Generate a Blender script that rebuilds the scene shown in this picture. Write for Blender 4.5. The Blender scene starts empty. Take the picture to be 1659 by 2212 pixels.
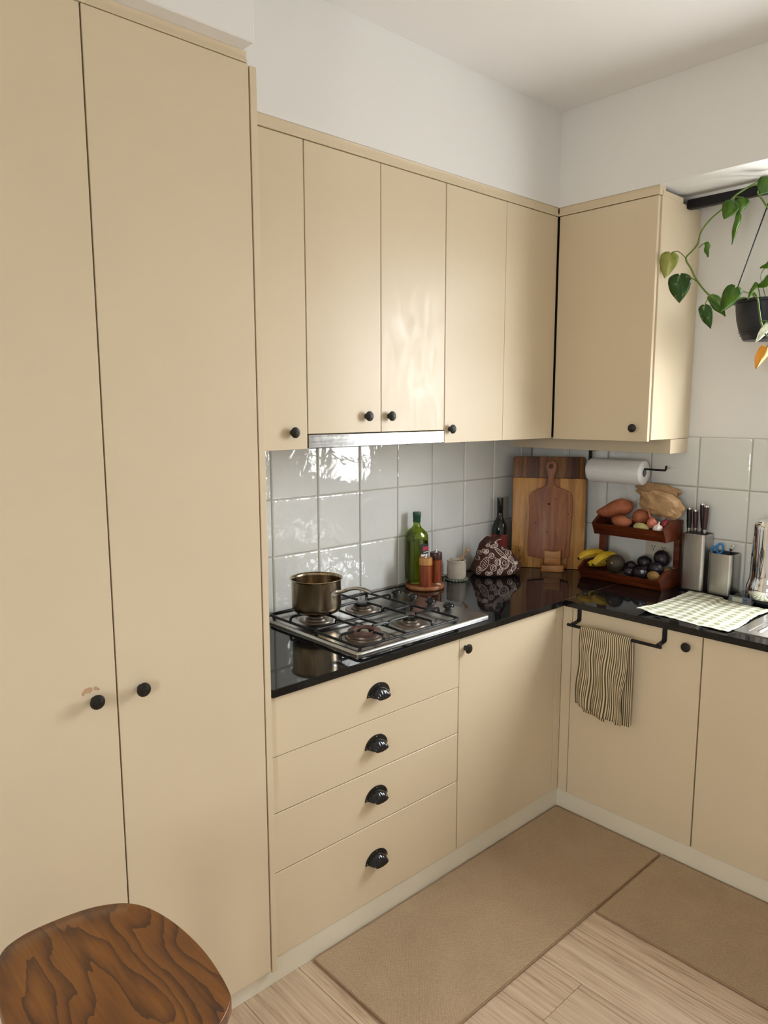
import bpy, bmesh, math, random
from mathutils import Vector, Matrix, noise
from mathutils.bvhtree import BVHTree
random.seed(7)
S = bpy.context.scene
COL = S.collection
R = math.radians
PI = math.pi

# ------------------------------------------------------------------ camera
cam = bpy.data.cameras.new('camera')
cam.sensor_fit = 'VERTICAL'; cam.sensor_height = 36.0; cam.lens = 1575.84 / 2212 * 36
cam.clip_start = 0.05
camo = bpy.data.objects.new('camera', cam); COL.objects.link(camo)
yw, pt, rl = R(47.3821), R(-8.0259), R(-0.0728)
fw = Vector((-math.sin(yw) * math.cos(pt), math.cos(yw) * math.cos(pt), math.sin(pt)))
rt = Vector((math.cos(yw), math.sin(yw), 0)); up = rt.cross(fw)
rt2 = rt * math.cos(rl) + up * math.sin(rl); up2 = up * math.cos(rl) - rt * math.sin(rl)
m = Matrix((rt2, up2, -fw)).transposed().to_4x4(); m.translation = (2.2115, -3.0711, 1.6621)
camo.matrix_world = m
S.camera = camo

# ------------------------------------------------------------------ world, light, exposure
SKY = 26.0
w = bpy.data.worlds.new('world'); S.world = w; w.use_nodes = True
nt = w.node_tree; nt.nodes.clear()
tc = nt.nodes.new('ShaderNodeTexCoord'); sp = nt.nodes.new('ShaderNodeSeparateXYZ')
rp = nt.nodes.new('ShaderNodeValToRGB'); bg = nt.nodes.new('ShaderNodeBackground'); wo = nt.nodes.new('ShaderNodeOutputWorld')
ma = nt.nodes.new('ShaderNodeMath'); ma.operation = 'MULTIPLY_ADD'; ma.inputs[1].default_value = .5; ma.inputs[2].default_value = .5
nt.links.new(tc.outputs['Generated'], sp.inputs[0]); nt.links.new(sp.outputs[2], ma.inputs[0]); nt.links.new(ma.outputs[0], rp.inputs[0])
rp.color_ramp.elements[0].position = .49; rp.color_ramp.elements[0].color = (.46, .46, .45, 1)
rp.color_ramp.elements[1].position = .51; rp.color_ramp.elements[1].color = (.93, .96, 1.0, 1)
nt.links.new(rp.outputs[0], bg.inputs[0]); bg.inputs[1].default_value = SKY; nt.links.new(bg.outputs[0], wo.inputs[0])

WIN1 = dict(x0=1.20, x1=1.98, z0=1.15, z1=2.36)          # window over the sink (back wall)
WIN_FILL = dict(x0=2.20, x1=2.72, z0=.90, z1=2.20)           # unseen window added behind the viewer as fill light
def portal(name, loc, rot, sx, sy):
    l = bpy.data.lights.new(name, 'AREA'); l.shape = 'RECTANGLE'; l.size = sx; l.size_y = sy; l.cycles.is_portal = True
    o = bpy.data.objects.new(name, l); COL.objects.link(o); o.location = loc; o.rotation_euler = rot
portal('window_portal', ((WIN1['x0'] + WIN1['x1']) / 2, .09, (WIN1['z0'] + WIN1['z1']) / 2), (R(-90), 0, 0), WIN1['x1'] - WIN1['x0'], WIN1['z1'] - WIN1['z0'])
portal('fill_window_portal', ((WIN_FILL['x0'] + WIN_FILL['x1']) / 2, -5.33, (WIN_FILL['z0'] + WIN_FILL['z1']) / 2), (R(90), 0, 0), WIN_FILL['x1'] - WIN_FILL['x0'], WIN_FILL['z1'] - WIN_FILL['z0'])
S.view_settings.view_transform = 'Standard'; S.view_settings.look = 'None'
S.view_settings.gamma = 1.0; S.view_settings.use_curve_mapping = False
S.view_settings.exposure = 0.22

# ------------------------------------------------------------------ materials
def lin(r, g=None, b=None):
    if g is None: r, g, b = r
    f = lambda c: (c / 255 / 12.92) if c / 255 <= .04045 else ((c / 255 + .055) / 1.055) ** 2.4
    return (f(r), f(g), f(b), 1.0)
MATS = {}
class NT:
    def __init__(s, name):
        s.m = bpy.data.materials.new(name); s.m.use_nodes = True; s.t = s.m.node_tree; s.t.nodes.clear()
        s.out = s.n('ShaderNodeOutputMaterial'); s.b = s.n('ShaderNodeBsdfPrincipled'); s.l(s.b.outputs[0], s.out.inputs[0])
        MATS[name] = s.m
    def n(s, t, **k):
        x = s.t.nodes.new(t)
        for a, v in k.items(): setattr(x, a, v)
        return x
    def l(s, a, b): s.t.links.new(a, b)
    def set(s, **k):
        for a, v in k.items(): s.b.inputs[a.replace('_', ' ')].default_value = v
    def coord(s, scale=(1, 1, 1), rot=(0, 0, 0), which='Object'):
        c = s.n('ShaderNodeTexCoord'); mp = s.n('ShaderNodeMapping'); mp.inputs['Scale'].default_value = scale; mp.inputs['Rotation'].default_value = rot
        s.l(c.outputs[which], mp.inputs[0]); return mp.outputs[0]
    def world(s, scale=(1, 1, 1)):
        g = s.n('ShaderNodeNewGeometry'); mp = s.n('ShaderNodeMapping'); mp.inputs['Scale'].default_value = scale
        s.l(g.outputs['Position'], mp.inputs[0]); return mp.outputs[0]
    def noise(s, vec, scale=5, detail=3, rough=.5, dist=0):
        x = s.n('ShaderNodeTexNoise'); s.l(vec, x.inputs['Vector'])
        x.inputs['Scale'].default_value = scale; x.inputs['Detail'].default_value = detail; x.inputs['Roughness'].default_value = rough; x.inputs['Distortion'].default_value = dist
        return x.outputs['Fac']
    def ramp(s, fac, stops, interp='LINEAR'):
        x = s.n('ShaderNodeValToRGB'); e = x.color_ramp.elements; x.color_ramp.interpolation = interp
        while len(e) < len(stops): e.new(.5)
        for i, (p, c) in enumerate(stops): e[i].position = p; e[i].color = c if len(c) == 4 else (*c, 1)
        s.l(fac, x.inputs[0]); return x.outputs[0]
    def math(s, op, a, b=None, c=None):
        x = s.n('ShaderNodeMath', operation=op)
        for i, v in enumerate((a, b, c)):
            if v is None: continue
            if isinstance(v, (int, float)): x.inputs[i].default_value = v
            else: s.l(v, x.inputs[i])
        return x.outputs[0]
    def mix(s, fac, a, b, mode='MIX'):
        x = s.n('ShaderNodeMix', data_type='RGBA', blend_type=mode)
        for i, v in ((0, fac), (6, a), (7, b)):
            if isinstance(v, (int, float)): x.inputs[i].default_value = v
            elif isinstance(v, tuple): x.inputs[i].default_value = v
            else: s.l(v, x.inputs[i])
        return x.outputs[2]
    def bump(s, h, strength=.2, dist=.01):
        x = s.n('ShaderNodeBump'); x.inputs['Strength'].default_value = strength; x.inputs['Distance'].default_value = dist
        s.l(h, x.inputs['Height']); s.l(x.outputs[0], s.b.inputs['Normal']); return x
    def sep(s, vec):
        x = s.n('ShaderNodeSeparateXYZ'); s.l(vec, x.inputs[0]); return x.outputs
    def base(s, c): s.l(c, s.b.inputs['Base Color'])
def lt(c, k): return (min(c[0] * k, 1), min(c[1] * k, 1), min(c[2] * k, 1), 1)
def plain(name, c, rough=.5, metal=0, var=.08, scale=6, bump=0, bscale=60, **k):
    t = NT(name); v = t.world(); f = t.noise(v, scale, 4)
    t.base(t.ramp(f, [(.3, lt(c, 1 - var)), (.7, lt(c, 1 + var))])); t.set(Roughness=rough, Metallic=metal, **k)
    if bump: t.bump(t.noise(v, bscale, 2), bump, .002)
    return t.m
def wood(name, cols, grain=(30, 30, 2.2), scale=1, rough=.45, strips=0, axis=0, dist=.5, bump=.08, **k):
    t = NT(name); v = t.coord(grain)
    f = t.noise(v, scale, 6, .6, dist)
    if strips:
        xs = t.sep(t.coord())
        s = t.math('FLOOR', t.math('MULTIPLY', xs[axis], strips))
        wn = t.n('ShaderNodeTexWhiteNoise', noise_dimensions='1D'); t.l(s, wn.inputs['W'])
        f = t.math('ADD', t.math('MULTIPLY', f, .75), t.math('MULTIPLY', wn.outputs[0], .3))
    n = len(cols); t.base(t.ramp(f, [(.28 + .46 * i / (n - 1), c) for i, c in enumerate(cols)]))
    t.set(Roughness=rough, **k)
    if bump: t.bump(f, bump, .001)
    return t.m

CREAM = (.745, .622, .430, 1)
t = NT('cream_paint'); v = t.world()
f = t.noise(v, 1.7, 5, .55); t.base(t.ramp(f, [(.3, lt(CREAM, .97)), (.7, lt(CREAM, 1.02))])); t.set(Roughness=.38, Specular_IOR_Level=.45)
t.bump(t.noise(v, 130, 2), .05, .001)
t = NT('cream_greasy'); v = t.world()      # doors over the hob: glossier, smeared
f = t.noise(v, 1.7, 5, .55); t.base(t.ramp(f, [(.3, lt(CREAM, .97)), (.7, lt(CREAM, 1.02))])); t.set(Specular_IOR_Level=.5)
g2 = t.noise(t.world((7, 7, 2.5)), 2.2, 5, .6, 1.2); t.l(t.ramp(g2, [(.35, (.30,) * 3), (.65, (.42,) * 3)]), t.b.inputs['Roughness'])
t.bump(t.noise(v, 90, 3), .10, .001)
plain('white_paint', (.88, .87, .84, 1), .6, var=.015, scale=1.2, bump=.05, bscale=180)
plain('ceiling_paint', (.92, .905, .885, 1), .7, var=.015, scale=1, bump=.04, bscale=150)
plain('kick_paint', lin(230, 222, 200), .5, var=.05, scale=3)
plain('dark_gap', (.02, .015, .012, 1), .8)
plain('grout', lin(196, 188, 172), .8, var=.12, scale=14)
plain('frame_white', (.72, .72, .70, 1), .4)
t = NT('tile_glaze'); v = t.world()
oi = t.n('ShaderNodeObjectInfo')
t.base(t.ramp(t.noise(v, 2.5, 3), [(.3, lin(224, 226, 221)), (.7, lin(236, 236, 230))])); t.set(Roughness=.03, Specular_IOR_Level=.75)
oc = t.sep(oi.outputs['Color'])[0]
h = t.math('ADD', t.noise(v, 15, 2, .45, .4), t.math('MULTIPLY', t.math('MULTIPLY', t.noise(v, 34, 1, .4, .6), oc), .8))
amp = t.math('MULTIPLY_ADD', oc, .95, .045)
bp = t.bump(h, .3, .02); t.l(amp, bp.inputs['Strength'])
t = NT('worktop_black'); v = t.world(); t.base(t.ramp(t.noise(v, 220, 2), [(.55, (.006, .006, .0065, 1)), (.8, (.022, .022, .024, 1))])); t.set(Roughness=.05, Specular_IOR_Level=.38)
t = NT('steel_brushed'); v = t.world((3, 90, 90)); f = t.noise(v, 3, 3)
t.base(t.ramp(f, [(.3, (.52, .51, .49, 1)), (.7, (.68, .67, .64, 1))])); t.set(Metallic=1.0, Roughness=.27, Anisotropic=.3); t.bump(f, .03, .0005)
t = NT('steel_upright'); v = t.world((260, 260, 3)); f = t.noise(v, 1.5, 2); g2 = t.noise(t.world(), 9, 2)
t.base(t.ramp(f, [(.3, (.50, .485, .46, 1)), (.7, (.56, .54, .51, 1))])); t.set(Metallic=1.0); t.l(t.ramp(g2, [(.3, (.26,) * 3), (.75, (.32,) * 3)]), t.b.inputs['Roughness'])
t = NT('hood_steel'); v = t.world((2, 2, 60)); f = t.noise(v, 3, 3); g2 = t.noise(t.world(), 70, 3)
t.base(t.ramp(g2, [(.35, (.60, .60, .59, 1)), (.62, (.46, .455, .45, 1))])); t.set(Metallic=1.0); t.l(t.ramp(f, [(.3, (.14,) * 3), (.75, (.24,) * 3)]), t.b.inputs['Roughness'])
t = NT('pan_steel'); v = t.coord((22, 22, 5)); f = t.noise(v, 1.6, 5, .6); f2 = t.noise(t.coord(), 300, 2)
c = t.ramp(f, [(.3, (.17, .12, .06, 1)), (.52, (.40, .32, .21, 1)), (.75, (.56, .49, .38, 1))])
c = t.mix(t.ramp(f2, [(.68, (0, 0, 0)), (.74, (1, 1, 1))]), c, (.05, .035, .02, 1)); zz = t.sep(t.coord())[2]; sc_ = t.math('ADD', t.math('MULTIPLY', zz, 9.0), t.math('MULTIPLY', t.noise(t.coord((30, 30, 8)), 1.0, 4), .9))
c = t.mix(t.ramp(sc_, [(.42, (1, 1, 1)), (.85, (0, 0, 0))]), c, (.10, .065, .03, 1)); t.base(c); t.set(Metallic=1.0, Roughness=.24)
plain('chrome', (.88, .88, .88, 1), .03, 1, var=.01)
plain('steel_small', (.6, .59, .57, 1), .25, 1)
plain('iron_black', (.006, .006, .006, 1), .38, 0, var=.2, bump=.1, bscale=400, Specular_IOR_Level=.35)
plain('iron_rusty', lin(92, 66, 58), .8, var=.25, scale=40, bump=.2, bscale=300)
plain('burner_grey', lin(120, 108, 96), .38, .8, var=.15, scale=30)
plain('knob_bronze', (.028, .025, .02, 1), .4, .5, var=.25, scale=60)
plain('gloss_black', (.008, .008, .008, 1), .13)
plain('satin_black', (.007, .007, .010, 1), .42, Specular_IOR_Level=.3)
plain('pot_plastic', (.008, .010, .020, 1), .42)
plain('paper_towel', (.88, .87, .85, 1), .9, var=.02, bump=.4, bscale=220)
plain('card_grey', lin(150, 150, 155), .8)
plain('socket_white', lin(214, 206, 186), .4, var=.02)
plain('lcd', lin(176, 180, 160), .3)
plain('panel_grey', lin(100, 103, 103), .45)
plain('blue_plastic', lin(40, 120, 185), .35)
plain('scale_glass', (.01, .014, .02, 1), .06)
plain('ceramic', lin(186, 176, 158), .5, var=.07, scale=40, bump=.05)
plain('coaster_yarn', lin(120, 128, 112), .9, var=.3, scale=60)
plain('label_red', lin(150, 52, 48), .6); plain('label_black', (.012, .016, .014, 1), .5); plain('label_white', (.75, .74, .70, 1), .6); plain('badge_red', lin(170, 40, 50), .5)
plain('ink', lin(45, 28, 14), .8)
plain('cap_green', lin(10, 66, 40), .3)
plain('salt', (.8, .74, .72, 1), .9)
t = NT('green_glass'); t.set(Base_Color=(.46, .56, .13, 1), Roughness=.02, Transmission_Weight=1.0, IOR=1.45)
t = NT('oil'); t.set(Base_Color=(.50, .44, .07, 1), Roughness=.0, Transmission_Weight=1.0, IOR=1.3)
plain('wine_glass_dark', (.006, .010, .007, 1), .06)
t = NT('window_glass'); t.t.nodes.remove(t.b); tr = t.n('ShaderNodeBsdfTransparent'); gl = t.n('ShaderNodeBsdfGlossy'); mx = t.n('ShaderNodeMixShader')
gl.inputs['Roughness'].default_value = .0; mx.inputs[0].default_value = .06; t.l(tr.outputs[0], mx.inputs[1]); t.l(gl.outputs[0], mx.inputs[2]); t.l(mx.outputs[0], t.out.inputs[0])
# floor boards: pale grey oak, grain along x
t = NT('oak_floor'); oi = t.n('ShaderNodeObjectInfo'); v = t.coord((1.1, 30, 30)); ad = t.n('ShaderNodeVectorMath', operation='ADD'); t.l(v, ad.inputs[0])
cx = t.n('ShaderNodeCombineXYZ'); t.l(t.math('MULTIPLY', oi.outputs['Random'], 37.0), cx.inputs[0]); t.l(t.math('MULTIPLY', oi.outputs['Random'], 91.0), cx.inputs[1]); t.l(cx.outputs[0], ad.inputs[1])
f = t.noise(ad.outputs[0], 1.2, 7, .62, .9); f3 = t.noise(ad.outputs[0], 6, 5, .65, .3)
f = t.math('ADD', t.math('MULTIPLY', f, .5), t.math('MULTIPLY', f3, .5))
c = t.ramp(f, [(.36, lin(146, 118, 92)), (.46, lin(196, 170, 141)), (.60, lin(222, 200, 172))])
t.base(t.mix(t.math('MULTIPLY', oi.outputs['Random'], .35), c, lin(184, 160, 132))); t.set(Roughness=.45); t.bump(f, .12, .001)
# woven rug
t = NT('rug_weave'); v = t.coord(); xs = t.sep(v)
sx = t.math('SINE', t.math('MULTIPLY', xs[0], 2 * PI / .0046)); sy = t.math('SINE', t.math('MULTIPLY', xs[1], 2 * PI / .0046))
wv = t.math('MULTIPLY_ADD', t.math('MULTIPLY', sx, sy), .5, .5); big = t.noise(v, 6, 5, .6); fine = t.noise(v, 160, 2)
c = t.ramp(wv, [(.12, lin(112, 88, 60)), (.5, lin(188, 160, 126)), (.9, lin(226, 202, 166))])
c = t.mix(.4, c, t.ramp(big, [(.3, lin(166, 138, 106)), (.7, lin(196, 170, 136))])); c = t.mix(.25, c, t.ramp(fine, [(.3, lin(130, 105, 80)), (.7, lin(200, 178, 150))]))
t.base(c); t.set(Roughness=.9); t.bump(wv, .5, .002)
plain('rug_binding', lin(152, 124, 94), .85, var=.1, scale=60, bump=.3, bscale=400)
# stool wood with strong figure
t = NT('stool_wood'); rz_ = R(22); v = t.coord((2.2, 7.5, 2), (0, 0, rz_)); d1 = t.noise(v, 1.3, 1.0, .35); d2 = t.noise(t.coord((6, 26, 6), (0, 0, rz_)), 2.0, 3)
xs = t.sep(t.coord((1, 1, 1), (0, 0, rz_))); ph = t.math('ADD', t.math('ADD', t.math('MULTIPLY', xs[1], 17.0), t.math('MULTIPLY', d1, 10.0)), t.math('MULTIPLY', d2, .9))
fr = t.math('FRACT', ph); fine = t.noise(t.coord((6, 150, 30), (0, 0, rz_)), 1.5, 5); big = t.noise(t.coord((2, 9, 2), (0, 0, rz_)), 2.0, 2)
f = t.math('ADD', t.math('ADD', t.math('MULTIPLY', t.math('POWER', fr, 2.6), .34), t.math('MULTIPLY', fine, .26)), t.math('MULTIPLY', big, .46))
t.base(t.ramp(f, [(.24, lin(136, 84, 26)), (.44, lin(112, 64, 18)), (.62, lin(80, 42, 12)), (.85, lin(46, 23, 8))])); t.set(Roughness=.3, Coat_Weight=.25, Coat_Roughness=.2)
wood('board_dark', [lin(46, 20, 8), lin(96, 52, 22), lin(140, 92, 46), lin(70, 34, 14)], (26, 26, 2.0), 1.2, .4, 16)
wood('board_light', [lin(112, 62, 20), lin(176, 116, 52), lin(208, 154, 84), lin(146, 90, 34)], (22, 22, 1.8), 1.1, .45, 9)
wood('board_paddle', [lin(70, 32, 14), lin(136, 78, 42), lin(164, 104, 62), lin(100, 52, 24)], (18, 18, 2.2), 1.1, .45, 0, dist=1.2)
wood('stand_wood', [lin(122, 74, 32), lin(178, 122, 64), lin(196, 146, 88)], (5, 5, 34), 1.2, .5)
wood('rack_wood', [lin(48, 16, 6), lin(92, 38, 14), lin(128, 62, 26)], (4, 26, 26), 1.2, .35)
wood('mill_wood', [lin(78, 28, 10), lin(132, 58, 24), lin(160, 84, 38)], (40, 40, 4), 1.2, .35)
wood('mill_pale', [lin(150, 96, 36), lin(186, 130, 62), lin(196, 146, 80)], (40, 40, 6), 1.2, .4)
wood('mill_dark', [lin(44, 14, 10), lin(76, 28, 22)], (40, 40, 6), 1.2, .35)
wood('tray_wood', [lin(90, 44, 20), lin(146, 86, 46), lin(182, 128, 80)], (6, 30, 30), 1.4, .4)
wood('dipper_wood', [lin(176, 130, 84), lin(206, 164, 118)], (30, 30, 4), 1.2, .55)
wood('knife_wood', [lin(30, 14, 16), lin(64, 36, 40), lin(40, 20, 26)], (60, 60, 6), 1.2, .3)
# fabrics
t = NT('bag_fabric'); v = t.world(); t.base(t.ramp(t.noise(v, 8, 3), [(.3, lin(58, 30, 22)), (.7, lin(78, 42, 32))])); t.set(Roughness=.85); t.bump(t.noise(v, 300, 2), .2, .001)
plain('bag_print', lin(232, 214, 200), .85, var=.04)
t = NT('paper_bag'); v = t.coord(); vo = t.n('ShaderNodeTexVoronoi', feature='DISTANCE_TO_EDGE'); t.l(v, vo.inputs['Vector']); vo.inputs['Scale'].default_value = 34
t.base(t.ramp(t.noise(v, 12, 4), [(.3, lin(158, 122, 82)), (.7, lin(190, 154, 112))])); t.set(Roughness=.8); t.bump(vo.outputs['Distance'], .25, .01)
t = NT('towel_stripe'); uv = t.n('ShaderNodeUVMap'); xs = t.sep(uv.outputs[0])
s1 = t.math('MULTIPLY_ADD', t.math('SINE', t.math('MULTIPLY', xs[0], 2 * PI / .0082)), .5, .5)
c = t.ramp(s1, [(.42, lin(226, 204, 168)), (.58, lin(84, 80, 54))]); st = t.noise(t.coord(), 9, 2)
t.base(t.mix(t.ramp(st, [(.5, (0, 0, 0)), (.8, (.35,) * 3)]), c, lin(126, 104, 58), 'MIX')); t.set(Roughness=.95); t.bump(t.noise(t.coord(), 500, 2), .3, .001)
t = NT('gingham'); uv = t.n('ShaderNodeUVMap'); xs = t.sep(uv.outputs[0]); P_ = .0405
def band(o): return t.math('GREATER_THAN', t.math('FRACT', t.math('MULTIPLY', o, 1 / P_)), .5)
s2 = t.math('MULTIPLY', t.math('ADD', band(xs[0]), band(xs[1])), .5)
c = t.ramp(s2, [(.0, lin(236, 233, 216)), (.5, lin(192, 192, 166)), (1.0, lin(148, 151, 122))]); t.base(c); t.set(Roughness=.95); t.bump(t.noise(t.coord(), 400, 2), .3, .001)
# produce
def skin(name, c1, c2, rough=.5, scale=30, bump=.2, spots=None, bs=None, **k):
    t = NT(name); v = t.coord(); c = t.ramp(t.noise(v, scale, 5, .6), [(.32, c1), (.68, c2)])
    if spots: c = t.mix(t.ramp(t.noise(v, scale * 3, 3), [(.62, (0, 0, 0)), (.72, (1, 1, 1))]), c, spots)
    t.base(c); t.set(Roughness=rough, **k); t.bump(t.noise(v, bs or scale * 4, 3), bump, .004); return t.m
skin('sweet_potato', lin(142, 76, 46), lin(180, 106, 72), .6, 22, .2, lin(120, 62, 44))
skin('potato', lin(168, 158, 96), lin(196, 186, 128), .55, 20, .1)
skin('onion', lin(168, 84, 60), lin(206, 126, 98), .3, 14, .1)
skin('red_onion', lin(130, 36, 50), lin(168, 66, 74), .3, 14, .1)
skin('garlic', lin(208, 186, 172), lin(236, 226, 214), .5, 24, .15)
skin('banana', lin(206, 164, 30), lin(232, 196, 60), .45, 18, .05, lin(130, 92, 20))
plain('banana_tip', lin(40, 28, 14), .8)
skin('avocado', lin(40, 34, 24), lin(74, 62, 44), .5, 60, .5, bs=150)
skin('plum', lin(16, 13, 17), lin(42, 34, 42), .32, 22, .15)
skin('kiwi', lin(120, 88, 44), lin(158, 122, 70), .8, 60, .3)
def leafmat(name, c1, c2, c3, scale=40, thr=.6):
    t = NT(name); v = t.coord((1, 1, .35)); c = t.ramp(t.noise(v, scale, 3), [(.3, c1), (.6, c2)])
    c = t.mix(t.ramp(t.noise(v, scale * 1.2, 4, .6), [(thr, (0, 0, 0)), (thr + .07, (1, 1, 1))]), c, c3); t.base(c); t.set(Roughness=.35)
    tl = t.n('ShaderNodeBsdfTranslucent'); mx = t.n('ShaderNodeMixShader'); mx.inputs[0].default_value = .3; t.l(c, tl.inputs[0])
    t.l(t.b.outputs[0], mx.inputs[1]); t.l(tl.outputs[0], mx.inputs[2]); t.l(mx.outputs[0], t.out.inputs[0])
leafmat('leaf_green', lin(44, 88, 10), lin(86, 130, 24), lin(150, 176, 80), 40, .66)
leafmat('leaf_dark', lin(24, 64, 10), lin(54, 98, 18), lin(206, 200, 140), 44, .58)
leafmat('leaf_lime', lin(132, 146, 50), lin(178, 180, 92), lin(204, 204, 130), 40, .6)
leafmat('leaf_white', lin(70, 120, 44), lin(120, 160, 80), lin(240, 242, 226), 20, .45)
leafmat('leaf_dead', lin(206, 138, 34), lin(236, 184, 74), lin(112, 62, 16), 22, .62)
plain('stem_green', lin(96, 122, 44), .5, var=.15, scale=30)
plain('soil', (.03, .02, .013, 1), .95, var=.4, scale=80, bump=.8, bscale=200)
M = MATS

# ------------------------------------------------------------------ geometry helpers
ORG = {}
class G:
    def __init__(s): s.v = []; s.f = []; s.uv = None
    def add(s, v, f):
        o = len(s.v); s.v += [Vector(p) for p in v]; s.f += [tuple(i + o for i in q) for q in f]; return s
    def box(s, x0, x1, y0, y1, z0, z1, bev=0, seg=1):
        bm = bmesh.new(); bmesh.ops.create_cube(bm, size=1)
        for q in bm.verts: q.co = Vector(((x0 + x1) / 2 + q.co.x * (x1 - x0), (y0 + y1) / 2 + q.co.y * (y1 - y0), (z0 + z1) / 2 + q.co.z * (z1 - z0)))
        if bev: bmesh.ops.bevel(bm, geom=list(bm.edges), offset=bev, segments=seg, affect='EDGES', profile=.5)
        return s.bm(bm)
    def bm(s, bm):
        bm.verts.index_update(); s.add([q.co.copy() for q in bm.verts], [tuple(q.index for q in f.verts) for f in bm.faces]); bm.free(); return s
    def tube(s, pts, r, n=8, closed=False, sx=1.0):
        pts = [Vector(p) for p in pts]; k = len(pts); rr = r if isinstance(r, (list, tuple)) else [r] * k
        prev = None; rings = []
        for i, p in enumerate(pts):
            a = pts[i - 1] if (i or closed) else p; b = pts[(i + 1) % k] if (i < k - 1 or closed) else p
            t_ = (b - a).normalized()
            if prev is None:
                u = t_.cross(Vector((0, 0, 1)));
                if u.length < .2: u = t_.cross(Vector((0, 1, 0)))
            else: u = prev - t_ * prev.dot(t_)
            u.normalize(); prev = u; w_ = t_.cross(u)
            rings.append([p + (u * math.cos(2 * PI * j / n) * sx + w_ * math.sin(2 * PI * j / n)) * rr[i] for j in range(n)])
        v = [q for g in rings for q in g]; f = []
        for i in range(k if closed else k - 1):
            i2 = (i + 1) % k
            for j in range(n): f.append((i * n + j, i * n + (j + 1) % n, i2 * n + (j + 1) % n, i2 * n + j))
        if not closed: f.append(tuple(range(n))[::-1]); f.append(tuple((k - 1) * n + j for j in range(n)))
        return s.add(v, f)
    def lathe(s, prof, n=28, c=(0, 0, 0), axis=None, sq=0):
        v = []; f = []; c = Vector(c); mt = axis.to_track_quat('Z', 'Y').to_matrix() if axis is not None else None
        for (r, z) in prof:
            for j in range(n):
                a = 2 * PI * j / n; q = 1.0
                if sq: q = 1 / (abs(math.cos(a)) ** sq + abs(math.sin(a)) ** sq) ** (1 / sq)
                p = Vector((r * q * math.cos(a), r * q * math.sin(a), z)); v.append(c + (mt @ p if mt else p))
        for i in range(len(prof) - 1):
            for j in range(n): f.append((i * n + j, i * n + (j + 1) % n, (i + 1) * n + (j + 1) % n, (i + 1) * n + j))
        if prof[0][0] > 1e-4: f.append(tuple(range(n))[::-1])
        if prof[-1][0] > 1e-4: f.append(tuple((len(prof) - 1) * n + j for j in range(n)))
        return s.add(v, f)
    def prism(s, out, fn, d0, d1, bev=0):
        """outline (a,b) -> fn(a,b,d); two caps and sides"""
        n = len(out); bm = bmesh.new(); A = [bm.verts.new(fn(a, b, d0)) for a, b in out]; B = [bm.verts.new(fn(a, b, d1)) for a, b in out]
        fa = bm.faces.new(A); fb = bm.faces.new(B[::-1])
        for i in range(n): bm.faces.new((A[i], B[i], B[(i + 1) % n], A[(i + 1) % n]))
        bmesh.ops.recalc_face_normals(bm, faces=bm.faces)
        if bev:
            es = list(set(list(fa.edges) + list(fb.edges))); bmesh.ops.bevel(bm, geom=es, offset=bev, segments=2, affect='EDGES', profile=.5)
        return s.bm(bm)
    def grid(s, fn, nu, nv, wrap=False):
        v = [fn(i / nu, j / nv) for j in range(nv + 1) for i in range(nu + (0 if wrap else 1))]; c = nu if wrap else nu + 1
        f = [(j * c + i, j * c + (i + 1) % c, (j + 1) * c + (i + 1) % c, (j + 1) * c + i) for j in range(nv) for i in range(nu)]
        return s.add(v, f)
    def sphere(s, c, rx, ry, rz, n=20, k=12, fn=None):
        c = Vector(c)
        def q(u, w_):
            a = 2 * PI * u; b = PI * (w_ - .5) * .999; p = Vector((math.cos(a) * math.cos(b), math.sin(a) * math.cos(b), math.sin(b)))
            if fn: p = fn(p)
            return c + Vector((p.x * rx, p.y * ry, p.z * rz))
        return s.grid(q, n, k, True)
    def xf(s, m): s.v = [m @ p for p in s.v]; return s
def mesh(name, g, mat, smooth=40, uv=None):
    me = bpy.data.meshes.new(name); me.from_pydata([tuple(p) for p in g.v], [], g.f); me.materials.append(M[mat])
    bm = bmesh.new(); bm.from_mesh(me); bmesh.ops.recalc_face_normals(bm, faces=bm.faces); bm.to_mesh(me); bm.free()
    if smooth:
        me.polygons.foreach_set('use_smooth', [True] * len(me.polygons)); me.set_sharp_from_angle(angle=R(smooth))
    if uv:
        l = me.uv_layers.new(name='UVMap')
        for lp in me.loops: l.data[lp.index].uv = uv[lp.vertex_index]
    return me
def tag(o, label=None, cat=None, group=None, kind=None):
    if label: o['label'] = label
    if cat: o['category'] = cat
    if group: o['group'] = group
    if kind: o['kind'] = kind
    return o
def link(name, me, parent=None, loc=None, rot=None):
    """loc is a world location (parents are never rotated unless children are given in local space)"""
    o = bpy.data.objects.new(name, me); COL.objects.link(o)
    po = ORG[parent.name] if parent else Vector((0, 0, 0))
    w_ = Vector(loc) if loc is not None else po
    if parent: o.parent = parent
    o.location = w_ - po
    if rot is not None: o.rotation_euler = rot
    ORG[o.name] = w_; return o
def obj(name, g, mat, parent=None, smooth=40, org=None, uv=None):
    """g in world coordinates; the origin goes to org (default: the parent's origin)"""
    w_ = Vector(org) if org is not None else (ORG[parent.name] if parent else Vector((0, 0, 0)))
    g.v = [p - w_ for p in g.v]
    return link(name, mesh(name, g, mat, smooth, uv), parent, w_)
def thing(name, label, cat, loc=(0, 0, 0), group=None):
    o = bpy.data.objects.new(name, None); COL.objects.link(o); o.location = loc; ORG[o.name] = Vector(loc); o.empty_display_size = .05
    return tag(o, label, cat, group)
def struct(name, g, mat, label=None, smooth=0):
    return tag(obj(name, g, mat, None, smooth), label, None, None, 'structure')
def bx(*a, bev=0): return G().box(*a, bev=bev)
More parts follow.
